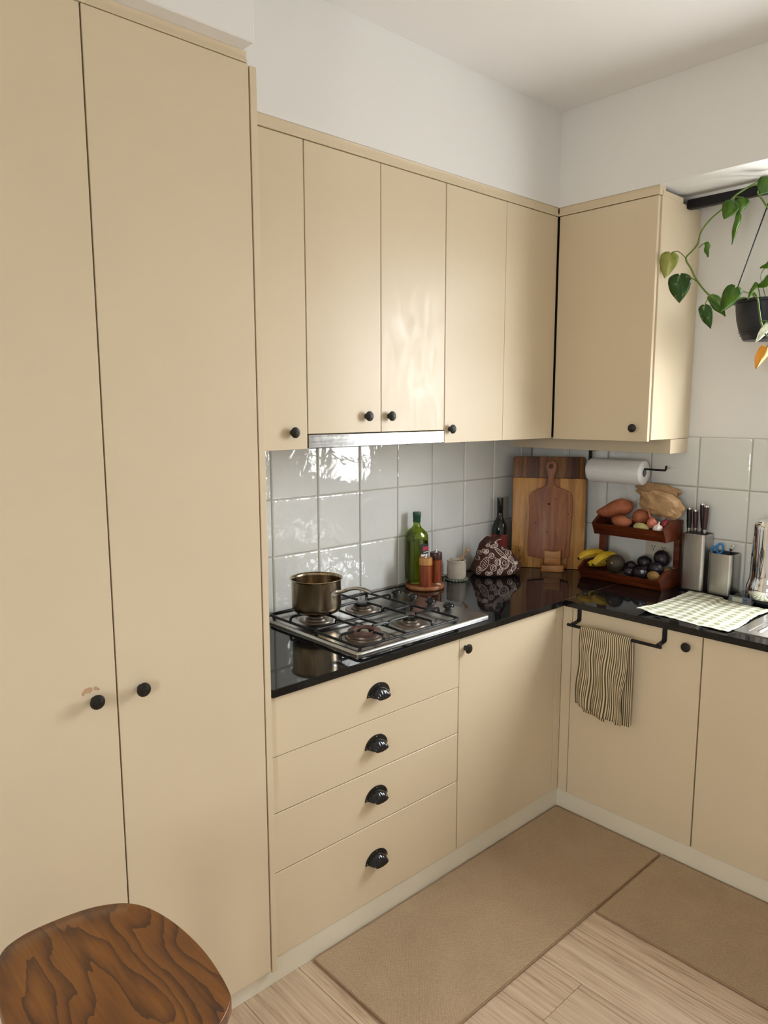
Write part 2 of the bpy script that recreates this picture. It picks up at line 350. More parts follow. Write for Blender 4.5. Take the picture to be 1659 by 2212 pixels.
def bez(pts, n=8):
    """Catmull-Rom through pts"""
    pts = [Vector(p) for p in pts]; o = []
    for i in range(len(pts) - 1):
        p0 = pts[max(i - 1, 0)]; p1 = pts[i]; p2 = pts[i + 1]; p3 = pts[min(i + 2, len(pts) - 1)]
        for k in range(n):
            t_ = k / n; o.append(.5 * ((2 * p1) + (p2 - p0) * t_ + (2 * p0 - 5 * p1 + 4 * p2 - p3) * t_ ** 2 + (3 * p1 - p0 - 3 * p2 + p3) * t_ ** 3))
    o.append(pts[-1]); return o

# ------------------------------------------------------------------ room shell
WX, WY = -.031, .020                 # wall planes (left run / back run)
XR, YF, ZC = 3.62, -5.2, 2.88
# left wall, back wall around the window, right wall, wall behind the viewer around the added fill window
wl = struct('wall_left', bx(WX - .12, WX, YF, WY + .12, 0, ZC), 'white_paint', 'white painted wall behind the cooktop run')
g = G(); a = WIN1
g.box(WX, a['x0'], WY, WY + .07, 0, ZC); g.box(a['x1'], XR, WY, WY + .07, 0, ZC); g.box(a['x0'], a['x1'], WY, WY + .07, 0, a['z0']); g.box(a['x0'], a['x1'], WY, WY + .07, a['z1'], ZC)
wb = struct('wall_back', g, 'white_paint', 'pale painted wall behind the hanging plant and sink run')
struct('wall_right', bx(XR, XR + .14, YF, WY + .14, 0, ZC), 'white_paint')
g = G(); b = WIN_FILL
g.box(WX - .12, b['x0'], YF - .12, YF, 0, ZC); g.box(b['x1'], XR + .14, YF - .12, YF, 0, ZC); g.box(b['x0'], b['x1'], YF - .12, YF, 0, b['z0']); g.box(b['x0'], b['x1'], YF - .12, YF, b['z1'], ZC)
struct('wall_front', g, 'white_paint')
struct('ceiling', bx(WX - .12, XR + .14, YF - .12, WY + .14, ZC, ZC + .1), 'ceiling_paint', 'off-white painted ceiling')
# bulkheads
struct('wall_bulkhead_left', bx(WX, .335, -2.04, -.335, 2.504, ZC), 'white_paint', 'white boxed bulkhead above the cooktop wall cabinets')
struct('wall_bulkhead_back', bx(WX, XR, -.335, WY, 2.504, ZC), 'white_paint', 'white boxed bulkhead above the window wall')
struct('wall_bulkhead_pantry', bx(WX, .645, -2.875, -2.04, 2.514, ZC, bev=.003), 'white_paint', 'white boxed bulkhead above the tall pantry')
# floor: slab and boards
fl = struct('floor', bx(WX - .12, XR + .14, YF - .12, WY + .14, -.06, -.012), 'dark_gap', 'pale oak plank floor')
pw = .19; plank = {}
random.seed(3)
y = -.40; row = 0
while y > YF:
    x = -.03 - random.random() * .9
    while x < XR:
        x1 = x + 1.28; xa, xb = max(x, WX), min(x1, XR)
        if xb - xa > .05:
            key = round(xb - xa, 3)
            if key not in plank:
                plank[key] = mesh('plank', bx(-.5 * key + .0006, .5 * key - .0006, -pw / 2 + .0006, pw / 2 - .0006, -.012, 0, bev=.0006), 'oak_floor', 0)
            link('plank', plank[key], fl, ((xa + xb) / 2, y - pw / 2, 0))
        x = x1
    y -= pw; row += 1
# tiles
TS = .21358; TZ = [1.5444, 1.3308, 1.1172, .9036]; GAP = .0032; TT = .0075
def tile_mesh(wd, ht):
    """pillow-edged tile, face toward +z, centred"""
    e = .006; g = G(); X_, Y_ = wd / 2, ht / 2
    v = []
    for k, (ins, z) in enumerate(((0, 0), (0, TT * .45), (e * .4, TT * .85), (e, TT))):
        v += [(-X_ + ins, -Y_ + ins, z), (X_ - ins, -Y_ + ins, z), (X_ - ins, Y_ - ins, z), (-X_ + ins, Y_ - ins, z)]
    f = [(0, 3, 2, 1)]
    for k in range(3):
        for j in range(4): f.append((k * 4 + j, k * 4 + (j + 1) % 4, k * 4 + 4 + (j + 1) % 4, k * 4 + 4 + j))
    f.append((12, 13, 14, 15)); g.add(v, f); return mesh('tile', g, 'tile_glaze', 0)
tm = {}
def tiles(wall, spans, rows, place, rot):
    for (a0, a1) in spans:
        for (z1, z0) in rows:
            wd, ht = round(a1 - a0 - GAP, 3), round(z1 - z0 - GAP, 3)
            if (wd, ht) not in tm: tm[(wd, ht)] = tile_mesh(wd, ht)
            o = link('tile', tm[(wd, ht)], wall, place((a0 + a1) / 2, (z0 + z1) / 2), rot)
            wav = .03 + .10 * random.random() ** 2
            if wall.name == 'wall_left' and z1 > 1.5: wav = {-1.468: .46, -1.682: .46, -1.255: .0, -1.041: .48}.get(round((a0 + a1) / 2, 3), .06)
            elif wall.name == 'wall_left' and a0 < -1.0: wav = .14
            o.color = (wav, wav, wav, 1)        # how uneven this tile's glaze is
rows = [(TZ[i], TZ[i + 1]) for i in range(3)]
ys = [-.294 - TS * k for k in range(-1, 9)]; ys = [WY - .011] + ys
spans = [(ys[i + 1], ys[i]) for i in range(len(ys) - 1)]; spans[-1] = (-2.002, spans[-1][1])
obj('grout_bed', bx(WX, WX + .003, -2.003, WY, .9, 1.5444), 'grout', wl, 0)
tiles(wl, spans, rows, lambda a_, z_: (WX + .002, a_, z_), (R(90), 0, R(90)))
obj('grout_bed', bx(WX, 1.195, WY - .003, WY, .9, 1.5444), 'grout', wb, 0); obj('grout_bed', bx(1.195, XR, WY - .003, WY, .9, 1.12), 'grout', wb, 0)
xs_ = [WX + .011] + [.8365 + TS * k for k in range(-3, 3)]
tiles(wb, [(xs_[i], xs_[i + 1]) for i in range(len(xs_) - 1)], rows, lambda a_, z_: (a_, WY - .002, z_), (R(90), 0, 0))
xs2 = [.8365 + TS * k for k in range(2, 14)]
tiles(wb, [(xs2[i], xs2[i + 1]) for i in range(len(xs2) - 1)], [(1.1172, .9036)], lambda a_, z_: (a_, WY - .002, z_), (R(90), 0, 0))
# kickboards
struct('baseboard_left', bx(.560, .580, -2.832, -.580, 0, .079, bev=.001), 'kick_paint', 'grey-white kickboard under the drawers and pantry')
struct('baseboard_back', bx(.560, XR, -.580, -.560, 0, .079, bev=.001), 'kick_paint', 'grey-white kickboard under the sink run')
# cornice strips (concave profile) over the wall cabinets and pantry
def cove(z0, z1, d): return [(0, z0), (0.0, z0 + (z1 - z0) * .15), (-d * .8, z0 + (z1 - z0) * .55), (-d * .6, z1 - .004), (-.002, z1), (-.05, z1), (-.05, z0)]
pr_ = cove(2.4695, 2.5035, .006)
struct('trim_1', G().prism(pr_, lambda a_, b_, d_: Vector((.333 + a_, d_, b_)), -2.006, -.333), 'cream_paint', 'cream cornice strip above the cooktop wall cabinets', 50)
struct('trim_2', G().prism(pr_, lambda a_, b_, d_: Vector((d_, -.333 - a_, b_)), .333, .780), 'cream_paint', 'cream cornice strip above the corner wall cabinet', 50)
struct('trim_3', G().prism(cove(2.4875, 2.5135, .006), lambda a_, b_, d_: Vector((.600 + a_, d_, b_)), -2.852, -2.034), 'cream_paint', 'cream cornice strip above the pantry', 50)
# window over the sink
def window(name, axis, c, a0, a1, z0, z1, mull, bars, label):
    f = .045
    def B(p0, p1, q0, q1, t0, t1): return (p0, p1, c + t0, c + t1, q0, q1) if axis == 'x' else (c + t0, c + t1, p0, p1, q0, q1)
    g = G()
    for q in ((a0, a0 + f, z0, z1), (a1 - f, a1, z0, z1), (a0 + f, a1 - f, z0, z0 + f), (a0 + f, a1 - f, z1 - f, z1)): g.box(*B(*q, .015, .06))
    o = struct(name, g, 'frame_white', label)
    for k in mull: obj('mullion', bx(*B(k - .035, k + .035, z0 + f, z1 - f, .018, .055)), 'frame_white', o, 0)
    ed = [a0 + f] + sorted(mull) + [a1 - f]
    for i in range(len(ed) - 1):
        l0 = ed[i] + (.035 if i else 0); l1 = ed[i + 1] - (.035 if i < len(ed) - 2 else 0)
        for zb in bars: obj('glazing_bar', bx(*B(l0, l1, zb - .009, zb + .009, .024, .048)), 'frame_white', o, 0)
        obj('pane', bx(*B(l0, l1, z0 + f, z1 - f, .034, .038)), 'window_glass', o, 0)
    return o
w1 = window('window_1', 'x', WY, WIN1['x0'], WIN1['x1'], WIN1['z0'], WIN1['z1'], [1.70], [1.33, 1.52], 'white framed window above the sink')
obj('window_sill', bx(WIN1['x0'], WIN1['x1'], WY - .02, WY + .03, WIN1['z0'] - .02, WIN1['z0'], bev=.003), 'frame_white', w1, 0)
window('window_fill', 'x', YF - .09, WIN_FILL['x0'], WIN_FILL['x1'], WIN_FILL['z0'], WIN_FILL['z1'], [], [], 'unseen white framed window added behind the viewer for fill light')  # added opening out of view, sized to brighten the back run

# ------------------------------------------------------------------ handles
kp = [(0, .0285), (.005, .0285), (.0065, .0262), (.0088, .026), (.0098, .0235), (.0135, .0225), (.0150, .0195), (.0168, .019), (.0172, .0165), (.0145, .0130), (.0085, .0105), (.0065, .006), (.008, .002), (.0092, 0)]
KNOB = mesh('knob', G().lathe(kp[::-1], 24), 'knob_bronze', 35)
def knob(parent, loc, face):
    """face 'x' -> points to +x, 'y' -> points to -y"""
    return link('knob', KNOB, parent, loc, (0, R(90), 0) if face == 'x' else (R(90), 0, 0))
def cup_mesh():
    g = G(); W_, H_ = .048, .040      # half-moon flange with a scalloped cup hanging below it
    out = [(-W_, 0)] + [(-W_ * math.cos(PI * i / 20), H_ * math.sin(PI * i / 20)) for i in range(1, 20)] + [(W_, 0)]
    g.prism(out, lambda a_, b_, d_: Vector((d_, a_, b_)), 0, .0022, .0006)
    def dome(u, v_):
        a_ = PI * u; k = 1 - v_; rib = 1 + .045 * abs(math.sin(a_ * 8)) * min(1, v_ * 2) if v_ > .1 else 1
        w2, h2 = W_ * .78, H_ * .70
        r = math.cos(v_ * PI / 2 * .96); d_ = .026 * math.sin(v_ * PI / 2)
        return Vector((.002 + d_ * rib, -w2 * math.cos(a_) * (1 - .28 * v_), h2 * math.sin(a_) * r - .010 * v_ * math.sin(a_)))
    g.grid(dome, 48, 10)
    return mesh('cup_pull', g, 'gloss_black', 50)
CUP = cup_mesh(); SCREW = mesh('screw', G().lathe([(.0022, 0), (.002, .0008), (0, .0012)], 8), 'steel_small', 40)
def cup(parent, loc):
    o = link('cup_pull', CUP, parent, loc)
    for dy, dz in ((-.041, .006), (0, .034), (.041, .006)): link('screw', SCREW, o, Vector(loc) + Vector((.0022, dy, dz)), (0, R(90), 0))
    return o

# ------------------------------------------------------------------ pantry
PF = .600
p = thing('pantry_cabinet', 'tall cream two-door pantry cabinet beside the cooktop run', 'cabinet', (.3, -2.43, .07))
obj('body', bx(WX, .578, -2.834, -2.031, .06, 2.486), 'dark_gap', p, 0)
for (y0, y1, ky) in ((-2.8305, -2.4325, -2.4836), (-2.4285, -2.0310, -2.3742)):
    d_ = obj('door', bx(.580, PF, y0, y1, .0645, 2.4855, bev=.0012), 'cream_paint', p, 0); knob(d_, (PF, ky, 1.0075), 'x')
    if y0 < -2.6:     # worn patch where the paint has chipped above the knob
        random.seed(5)
        def chip(cy, cz, r, sq=.7):
            n = 11; o_ = [(cy + math.cos(2 * PI * i / n) * r * random.uniform(.6, 1.1), cz + math.sin(2 * PI * i / n) * r * sq * random.uniform(.6, 1.1)) for i in range(n)]
            return G().prism(o_, lambda a_, b_, q: Vector((q, a_, b_)), PF + .0001, PF + .0004)
        g = chip(-2.497, 1.0335, .011)
        for (cy, cz, r) in ((-2.480, 1.035, .005), (-2.474, 1.031, .004), (-2.508, 1.029, .005)):
            q = chip(cy, cz, r, 1.0); g.add(q.v, q.f)
        plain('bare_timber', lin(196, 158, 122), .8, var=.12, scale=80)
        obj('worn_patch', g, 'bare_timber', d_, 0)
obj('end_panel', bx(WX, PF, -2.852, -2.8345, .0, 2.4845, bev=.001), 'cream_paint', p, 0)
obj('end_panel', bx(WX, PF, -2.0265, -2.0080, .054, 2.4845, bev=.001), 'cream_paint', p, 0)

# ------------------------------------------------------------------ wall cabinets
U = .331
def wall_cab(label, y0, y1, doors, z0=1.535):
    p = thing('wall_cabinet', label, 'cabinet', (.15, (y0 + y1) / 2, z0))
    obj('body', bx(WX, U - .020, y0 + .001, y1 - .001, z0 + .002, 2.468), 'cream_paint', p, 0)
    for (a0, a1, zz, k, mt) in doors:
        d_ = obj('door' if k or mt == 'cream_greasy' else 'door', bx(U - .018, U, a0, a1, zz, 2.4668, bev=.0012), mt, p, 0)
        if k: knob(d_, (U, k[0], k[1]), 'x')
    return p
wall_cab('narrow cream wall cabinet between the pantry and the range hood doors', -2.005, -1.6695, [(-2.003, -1.6710, 1.536, (-1.7311 + .001, 1.590), 'cream_paint')])
wall_cab('cream two-door wall cabinet directly above the range hood', -1.6690, -1.0325, [(-1.6675, -1.3545, 1.584, (-1.4221, 1.6386), 'cream_greasy'), (-1.3515, -1.0340, 1.584, (-1.3168, 1.6380), 'cream_greasy')], 1.583)
cc = wall_cab('cream wall cabinet between the range hood and the room corner', -1.0320, -.3335, [(-1.0305, -.6825, 1.535, (-1.0022, 1.5872), 'cream_paint')])
obj('filler_panel', bx(U - .018, U, -.6810, -.3365, 1.535, 2.4668, bev=.0008), 'cream_paint', cc, 0)
# corner wall cabinet on the back wall
p = thing('wall_cabinet', 'cream corner wall cabinet with a bright side panel beside the hanging plant', 'cabinet', (.5, -.15, 1.476))
obj('body', bx(WX, .764, -.311, WY - .001, 1.538, 2.466), 'dark_gap', p, 0)
d_ = obj('door', bx(.3375, .7775, -U, -U + .018, 1.532, 2.4668, bev=.0012), 'cream_paint', p, 0); knob(d_, (.7191, -U, 1.5854), 'y')
obj('side_panel', bx(.766, .784, -.3115, WY - .001, 1.538, 2.4675, bev=.0008), 'cream_paint', p, 0)
obj('top_filler', bx(.768, .7835, -.3065, -.143, 2.468, 2.4885, bev=.0006), 'cream_paint', p, 0)
obj('pelmet', bx(WX + .005, .784, -.144, WY - .012, 1.4765, 1.5365, bev=.0008), 'cream_paint', p, 0)
# range hood
p = thing('range_hood', 'slim stainless steel range hood strip under the two-door wall cabinet', 'range hood', (.15, -1.35, 1.537))
obj('body', bx(0.0, .318, -1.664, -1.038, 1.5405, 1.5800), 'steel_small', p, 0)
obj('front_strip', bx(.318, .334, -1.6668, -1.0355, 1.5370, 1.5815, bev=.002), 'hood_steel', p, 0)
obj('filter', bx(.03, .30, -1.64, -1.06, 1.5375, 1.5403), 'steel_brushed', p, 0)

# ------------------------------------------------------------------ base cabinets
F = .584
p = thing('drawer_cabinet', 'cream base cabinet with four drawers and black cup pulls below the cooktop', 'cabinet', (.3, -1.6, .08))
obj('body', bx(WX, F - .020, -2.003, -1.2195, .080, .873), 'dark_gap', p, 0)
for (z0, z1, cy, cz) in ((.0805, .3425, -1.609, .2105), (.3455, .5240, -1.609, .4300), (.5270, .6945, -1.609, .6030), (.6975, .8725, -1.601, .7735)):
    xx = .0025 if z0 > .69 else 0
    d_ = obj('drawer', bx(F - .018, F + xx, -2.0025, -1.2205, z0, z1, bev=.0012), 'cream_paint', p, 0); cup(d_, (F + xx, cy, cz))
p = thing('base_cabinet', 'cream single-door base cabinet between the drawers and the inner corner', 'cabinet', (.3, -.9, .08))
obj('body', bx(WX, F - .020, -1.2185, -.600, .080, .873), 'dark_gap', p, 0)
d_ = obj('door', bx(F - .018, F, -1.2165, -.6305, .0805, .8725, bev=.0012), 'cream_paint', p, 0); knob(d_, (F, -1.1866, .8309), 'x')
obj('filler_panel', bx(F - .018, F, -.6285, -.5845, .0805, .8725, bev=.0006), 'cream_paint', p, 0)
p = thing('base_cabinet', 'cream base cabinet with the striped towel hanging on its door', 'cabinet', (.8, -.3, .08))
obj('body', bx(.0, 1.154, -F + .020, WY - .002, .080, .873), 'dark_gap', p, 0)
obj('filler_panel', bx(F + .0005, .6275, -F, -F + .018, .0805, .8725, bev=.0006), 'cream_paint', p, 0)
d_ = obj('door', bx(.6300, 1.1520, -F, -F + .018, .0805, .8725, bev=.0012), 'cream_paint', p, 0); knob(d_, (1.1014, -F, .8252), 'y')
p = thing('base_cabinet', 'cream sink base cabinet at the right edge of the picture', 'cabinet', (1.5, -.3, .08))
obj('body', bx(1.156, 2.2, -F + .020, WY - .002, .080, .70), 'dark_gap', p, 0)
for a_ in (1.1570, 1.6800): obj('door', bx(a_, a_ + .5200, -F, -F + .018, .0805, .8725, bev=.0012), 'cream_paint', p, 0)
p = thing('base_cabinet', 'cream base cabinet beyond the sink', 'cabinet', (2.8, -.3, .08))
obj('body', bx(2.205, XR - .01, -F + .020, WY - .002, .080, .873), 'dark_gap', p, 0)
for a_ in (2.2050, 2.9100): obj('door', bx(a_, a_ + .7000, -F, -F + .018, .0805, .8725, bev=.0012), 'cream_paint', p, 0)

# ------------------------------------------------------------------ worktops
wt = tag(obj('worktop', bx(WX, .600, -2.0035, WY - .003, .8755, .9000, bev=.0018), 'worktop_black', None, 30), 'glossy black worktop carrying the cooktop', 'worktop')
plain('seam_filler', lin(120, 112, 104), .5)
g = G().box(.5992, .6004, -.600, -.598, .9000, .90015).box(.5984, .5998, -.598, WY - .012, .9000, .90018)
obj('joint_seam', g, 'seam_filler', wt, 0)
SK = (1.236, 2.06, -.530, -.060)     # sink outline
HX = (1.60, 2.03, -.505, -.085)      # bowl cut-out
g = G()
for q in ((.6012, HX[0], -.600, WY - .003), (HX[1], XR - .002, -.600, WY - .003), (HX[0], HX[1], -.600, HX[2]), (HX[0], HX[1], HX[3], WY - .003)): g.box(*q, .8755, .9000)
tag(obj('worktop', g, 'worktop_black', None, 30), 'glossy black worktop under the fruit rack and gingham cloth', 'worktop')

# ------------------------------------------------------------------ cooktop
HB = dict(x0=.018, x1=.553, y0=-1.655, y1=-1.010); HZ = .911
p = thing('gas_cooktop', 'stainless steel four-burner gas cooktop set in the black worktop', 'cooktop', (.29, -1.33, .9))
def rrect(x0, x1, y0, y1, r, n=5):
    o = []
    for (cx_, cy_, a0) in ((x1 - r, y1 - r, 0), (x0 + r, y1 - r, 90), (x0 + r, y0 + r, 180), (x1 - r, y0 + r, 270)):
        for i in range(n + 1): a_ = R(a0 + 90 * i / n); o.append((cx_ + r * math.cos(a_), cy_ + r * math.sin(a_)))
    return o
g = G(); rings = []
lev = [(0, .9005), (0, .9045), (.003, .9085), (.007, HZ), (.022, HZ), (.024, HZ - .0012), (.200, HZ - .0012)]
base_ = rrect(HB['x0'], HB['x1'], HB['y0'], HB['y1'], .016, 5); n_ = len(base_)
cxh, cyh = (HB['x0'] + HB['x1']) / 2, (HB['y0'] + HB['y1']) / 2
for (ins, z) in lev[:4]: rings.append([Vector((x_, y_, z)) for x_, y_ in rrect(HB['x0'] + ins, HB['x1'] - ins, HB['y0'] + ins, HB['y1'] - ins, max(.016 - ins * .5, .006), 5)])
v = [q for r_ in rings for q in r_]; f = []
for i in range(3):
    for j in range(n_): f.append((i * n_ + j, i * n_ + (j + 1) % n_, (i + 1) * n_ + (j + 1) % n_, (i + 1) * n_ + j))
f.append(tuple(3 * n_ + j for j in range(n_))); f.append(tuple(range(n_))[::-1]); g.add(v, f)
obj('steel_plate', g, 'steel_brushed', p, 35)
BURN = [(.170, -1.525, .026), (.175, -1.310, .030), (.445, -1.535, .052), (.435, -1.310, .025)]
for i, (bx_, by_, br) in enumerate(BURN):     # pressed surround, crown and cap of each burner
    bo = obj('burner', G().lathe([(br + .036, HZ), (br + .034, HZ + .0035), (br + .022, HZ + .0045), (br + .012, HZ + .002), (br + .010, HZ + .008), (br + .004, HZ + .010), (br + .003, HZ + .0165), (0, HZ + .0165)], 32, (bx_, by_, 0)), 'burner_grey', p, 40)
    if i == 2:      # wok burner: open ring with an inner cap
        obj('flame_ring', G().lathe([(br - .020, HZ + .017), (br + .003, HZ + .017), (br + .004, HZ + .025), (br - .002, HZ + .029), (br - .018, HZ + .029), (br - .022, HZ + .024), (br - .020, HZ + .017)], 36, (bx_, by_, 0)), 'iron_rusty', bo, 40)
        obj('burner_cap', G().lathe([(.016, HZ + .0165), (.016, HZ + .022), (.012, HZ + .026), (0, HZ + .027)], 24, (bx_, by_, 0)), 'burner_grey', bo, 40)
    else: obj('burner_cap', G().lathe([(br - .002, HZ + .0165), (br, HZ + .0175), (br, HZ + .0235), (br - .004, HZ + .026), (0, HZ + .0262)], 28, (bx_, by_, 0)), 'iron_black', bo, 40)
TZT = HZ + .036
for k, (x0, x1, bs) in enumerate(((.036, .288, (0, 1)), (.296, .540, (2, 3)))):    # two cast pan supports
    y0, y1 = -1.637, -1.165; zf = HZ + .012; g = G(); r_ = .0048
    loop = [(x_, y_, zf) for x_, y_ in rrect(x0, x1, y0, y1, .022, 4)]; g.tube(loop, r_, 8, True)
    for (cx_, cy_) in ((x0 + .012, y0 + .012), (x1 - .012, y0 + .012), (x0 + .012, y1 - .012), (x1 - .012, y1 - .012)): g.tube([(cx_, cy_, zf), (cx_, cy_, HZ + .0003)], .006, 8)
    ym = (BURN[bs[0]][1] + BURN[bs[1]][1]) / 2 - .004
    for b_ in bs:
        bx_, by_, br = BURN[b_]; ri = br * .85 + (.004 if b_ != 2 else .004)
        ends = [((x0, by_), (1, 0)), ((x1, by_), (-1, 0)), ((bx_, y0), (0, 1)) if by_ < ym else ((bx_, y1), (0, -1))]
        for (ex, ey), (dx, dy) in ends:
            tx, ty = bx_ - dx * ri, by_ - dy * ri
            g.tube(bez([(ex, ey, zf), (ex + dx * .001, ey + dy * .001, zf + .014), (ex + dx * .009, ey + dy * .009, TZT - .005), (ex + dx * .022, ey + dy * .022, TZT - r_), (tx, ty, TZT - r_)], 4), r_, 7)
    # long double finger shared between the two burners
    b0, b1 = BURN[bs[0]], BURN[bs[1]]; bxm = (b0[0] + b1[0]) / 2
    for xo in (0,):
        g.tube(bez([(bxm, b0[1] + b0[2] * .8, TZT - r_), (bxm, ym - .02, TZT - r_), (bxm, ym, TZT - .009), (bxm, ym + .02, TZT - r_), (bxm, b1[1] - b1[2] * .85, TZT - r_)], 4), r_, 7)
        g.tube([(x0, ym, zf), (bxm, ym, zf + .003), (x1, ym, zf)], r_ * .9, 7); g.tube([(bxm, ym, zf), (bxm, ym, TZT - .009)], r_, 7)
    obj('pan_support', g, 'iron_black', p, 50)
for x_ in (.112, .208, .306, .400):
    kb = obj('control_knob', G().lathe([(.013, HZ), (.013, HZ + .007), (.0195, HZ + .008), (.0215, HZ + .012), (.0205, HZ + .019), (.015, HZ + .0235), (.006, HZ + .025), (0, HZ + .025)], 26, (x_, -1.073, 0)), 'gloss_black', p, 45)
    obj('grip', G().box(x_ - .016, x_ + .016, -1.0765, -1.0695, HZ + .019, HZ + .0275, bev=.003), 'gloss_black', kb, 45)

# ------------------------------------------------------------------ saucepan
PX, PY, PB = .184, -1.533, TZT
p = thing('saucepan', 'tarnished steel saucepan standing on the rear left burner', 'saucepan', (PX, PY, PB))
pro = [(0, .002), (.060, .0005), (.078, .004), (.0865, .014), (.088, .025), (.088, .116), (.0885, .1175), (.0925, .1205), (.0945, .1225), (.0935, .1240), (.089, .1225), (.0860, .1185), (.0855, .112), (.0855, .028), (.080, .012), (.06, .006), (0, .006)]
obj('pan_body', G().lathe([(r_, PB + z) for r_, z in pro], 56, (PX, PY, 0)), 'pan_steel', p, 40)
hd = Vector((.965, .262, 0)).normalized(); sd = Vector((-hd.y, hd.x, 0)); O_ = Vector((PX, PY, PB))
path = bez([O_ + hd * .086 + Vector((0, 0, .080)), O_ + hd * .115 + Vector((0, 0, .0875)), O_ + hd * .155 + Vector((0, 0, .1035)), O_ + hd * .195 + Vector((0, 0, .108)), O_ + hd * .232 + Vector((0, 0, .100))], 6)
h_ = obj('handle', G().tube(path, [.0055 + .0012 * math.sin(i / (len(path) - 1) * PI) for i in range(len(path))], 10, sx=1.7), 'steel_small', p, 60)
def plate(u, v_):
    a_ = (u - .5) * .62; q = hd * math.cos(a_) + sd * math.sin(a_); return O_ + q * .0895 + Vector((0, 0, .080 + (v_ - .5) * .020 * (1 - .75 * abs(2 * u - 1) ** 3)))
obj('mounting_plate', G().grid(plate, 12, 2), 'steel_small', h_, 60)
for s_ in (-1, 1):
    q = hd * math.cos(.22) + sd * math.sin(.22) * s_
    obj('rivet', G().lathe([(.0035, 0), (.003, .0012), (0, .0018)], 10, O_ + q * .0895 + Vector((0, 0, .080)), q), 'steel_small', h_, 60)

# ------------------------------------------------------------------ oil, mills, tray
TX, TY = .066, -.858
tr_ = tag(obj('round_tray', G().lathe([(.080, .9002), (.0835, .904), (.0838, .914), (.081, .9178), (.076, .9185), (0, .9185)], 48, (TX, TY, 0)), 'tray_wood', None, 40, (TX, TY, .9)), 'round wooden serving tray under the oil bottle and two mills', 'tray')
obj('spilled_salt', G().sphere((TX + .052, TY + .030, .9186), .014, .010, .0025, 12, 6), 'salt', tr_)
BX, BY, BZ = .0250, -.868, .9187
p = thing('oil_bottle', 'green glass olive oil bottle with a dark green cap on the round tray', 'bottle', (BX, BY, BZ))
def lprof(pr, dr=0): return [(max(r_ + dr, 0), BZ + z) for r_, z in pr]
outer = [(0, .0), (.037, .0), (.0415, .004), (.0425, .012), (.0425, .190), (.0419, .203), (.0385, .217), (.0305, .230), (.0215, .240), (.0160, .250), (.0145, .262), (.0138, .282)]
inner = [(.0115, .282), (.012, .262), (.0135, .250), (.0190, .240), (.0275, .2295), (.0352, .216), (.0384, .203), (.0390, .190), (.0390, .012), (.036, .006), (0, .006)]
def sq_r(a_, r_, k=1):       # rounded-square section
    e = 2 + 4 * k; return r_ * (1 + (1 / (abs(math.cos(a_ + .15)) ** e + abs(math.sin(a_ + .15)) ** e) ** (1 / e) - 1) * .75)
def sqlathe(pr, n=64):
    g = G(); v = []; f = []
    for (r_, z) in pr:
        k = max(0, min(1, (r_ - .016) / .022)) * (1 if z < .215 else max(0, 1 - (z - .215) / .02))
        for j in range(n):
            a_ = 2 * PI * j / n; rr = sq_r(a_, r_, k); v.append((BX + rr * math.cos(a_), BY + rr * math.sin(a_), BZ + z))
    for i in range(len(pr) - 1):
        for j in range(n): f.append((i * n + j, i * n + (j + 1) % n, (i + 1) * n + (j + 1) % n, (i + 1) * n + j))
    return g.add(v, f)
bo = obj('glass_body', sqlathe(outer + inner), 'green_glass', p, 50)
obj('oil', sqlathe([(0, .0065), (.0355, .0065), (.0386, .0125), (.0386, .180), (.0380, .1815), (0, .1815)]), 'oil', p, 50)
obj('cap', G().lathe([(.0150, BZ + .262), (.0165, BZ + .263), (.0168, BZ + .283), (.0175, BZ + .285), (.0178, BZ + .304), (.0165, BZ + .307), (0, BZ + .307)], 28, (BX, BY, 0)), 'cap_green', p, 40)
# label on the face turned to the right: (black ground, red badge, white band)
def lab(u0, u1, z0, z1, d_):
    def fn(u, v_):
        a_ = R(u0 + (u1 - u0) * u); rr = sq_r(a_, .0425) + d_; return Vector((BX + rr * math.cos(a_), BY + rr * math.sin(a_), BZ + z0 + (z1 - z0) * v_))
    return G().grid(fn, 12, 2)
lo = obj('label', lab(-20, 52, .070, .172, .0006), 'label_black', p)
obj('badge', lab(-6, 32, .143, .160, .001), 'badge_red', lo); obj('white_band', lab(-20, 52, .108, .128, .001), 'label_white', lo)
for z_ in (.100, .094, .088, .082): obj('text_line', lab(-10, 40, z_, z_ + .0022, .001), 'label_white', lo)
obj('text_line', lab(-2, 30, .135, .138, .001), 'label_white', lo)
def mill(label, x_, y_, r_, h_, mt_b, mt_t, tz):
    p = thing('spice_mill', label, 'mill', (x_, y_, .9187), 'wooden mills on the round tray'); z0 = .9187
    obj('mill_body', G().lathe([(r_, z0), (r_, z0 + h_ * .02), (r_ * .985, z0 + h_ * .5), (r_, z0 + h_ * tz)], 28, (x_, y_, 0)), mt_b, p, 40, (x_, y_, z0))
    tp = obj('mill_top', G().lathe([(r_ * .98, z0 + h_ * tz + .001), (r_ * 1.03, z0 + h_ * tz + .002), (r_ * 1.03, z0 + h_ * .97), (r_ * .97, z0 + h_), (0, z0 + h_)], 28, (x_, y_, 0)), mt_t, p, 40, (x_, y_, z0))
    obj('mill_nut', G().lathe([(.006, z0 + h_), (.0055, z0 + h_ + .003), (.0035, z0 + h_ + .004), (.0055, z0 + h_ + .008), (.004, z0 + h_ + .012), (0, z0 + h_ + .013)], 14, (x_, y_, 0)), 'steel_small', tp, 40)
mill('reddish wooden mill with a pale wooden top nearest the cooktop', .104, -.892, .0275, .122, 'mill_wood', 'mill_pale', .74)
mill('taller wooden mill with a dark wooden top behind the pale-topped mill', .086, -.811, .0255, .132, 'mill_wood', 'mill_dark', .76)

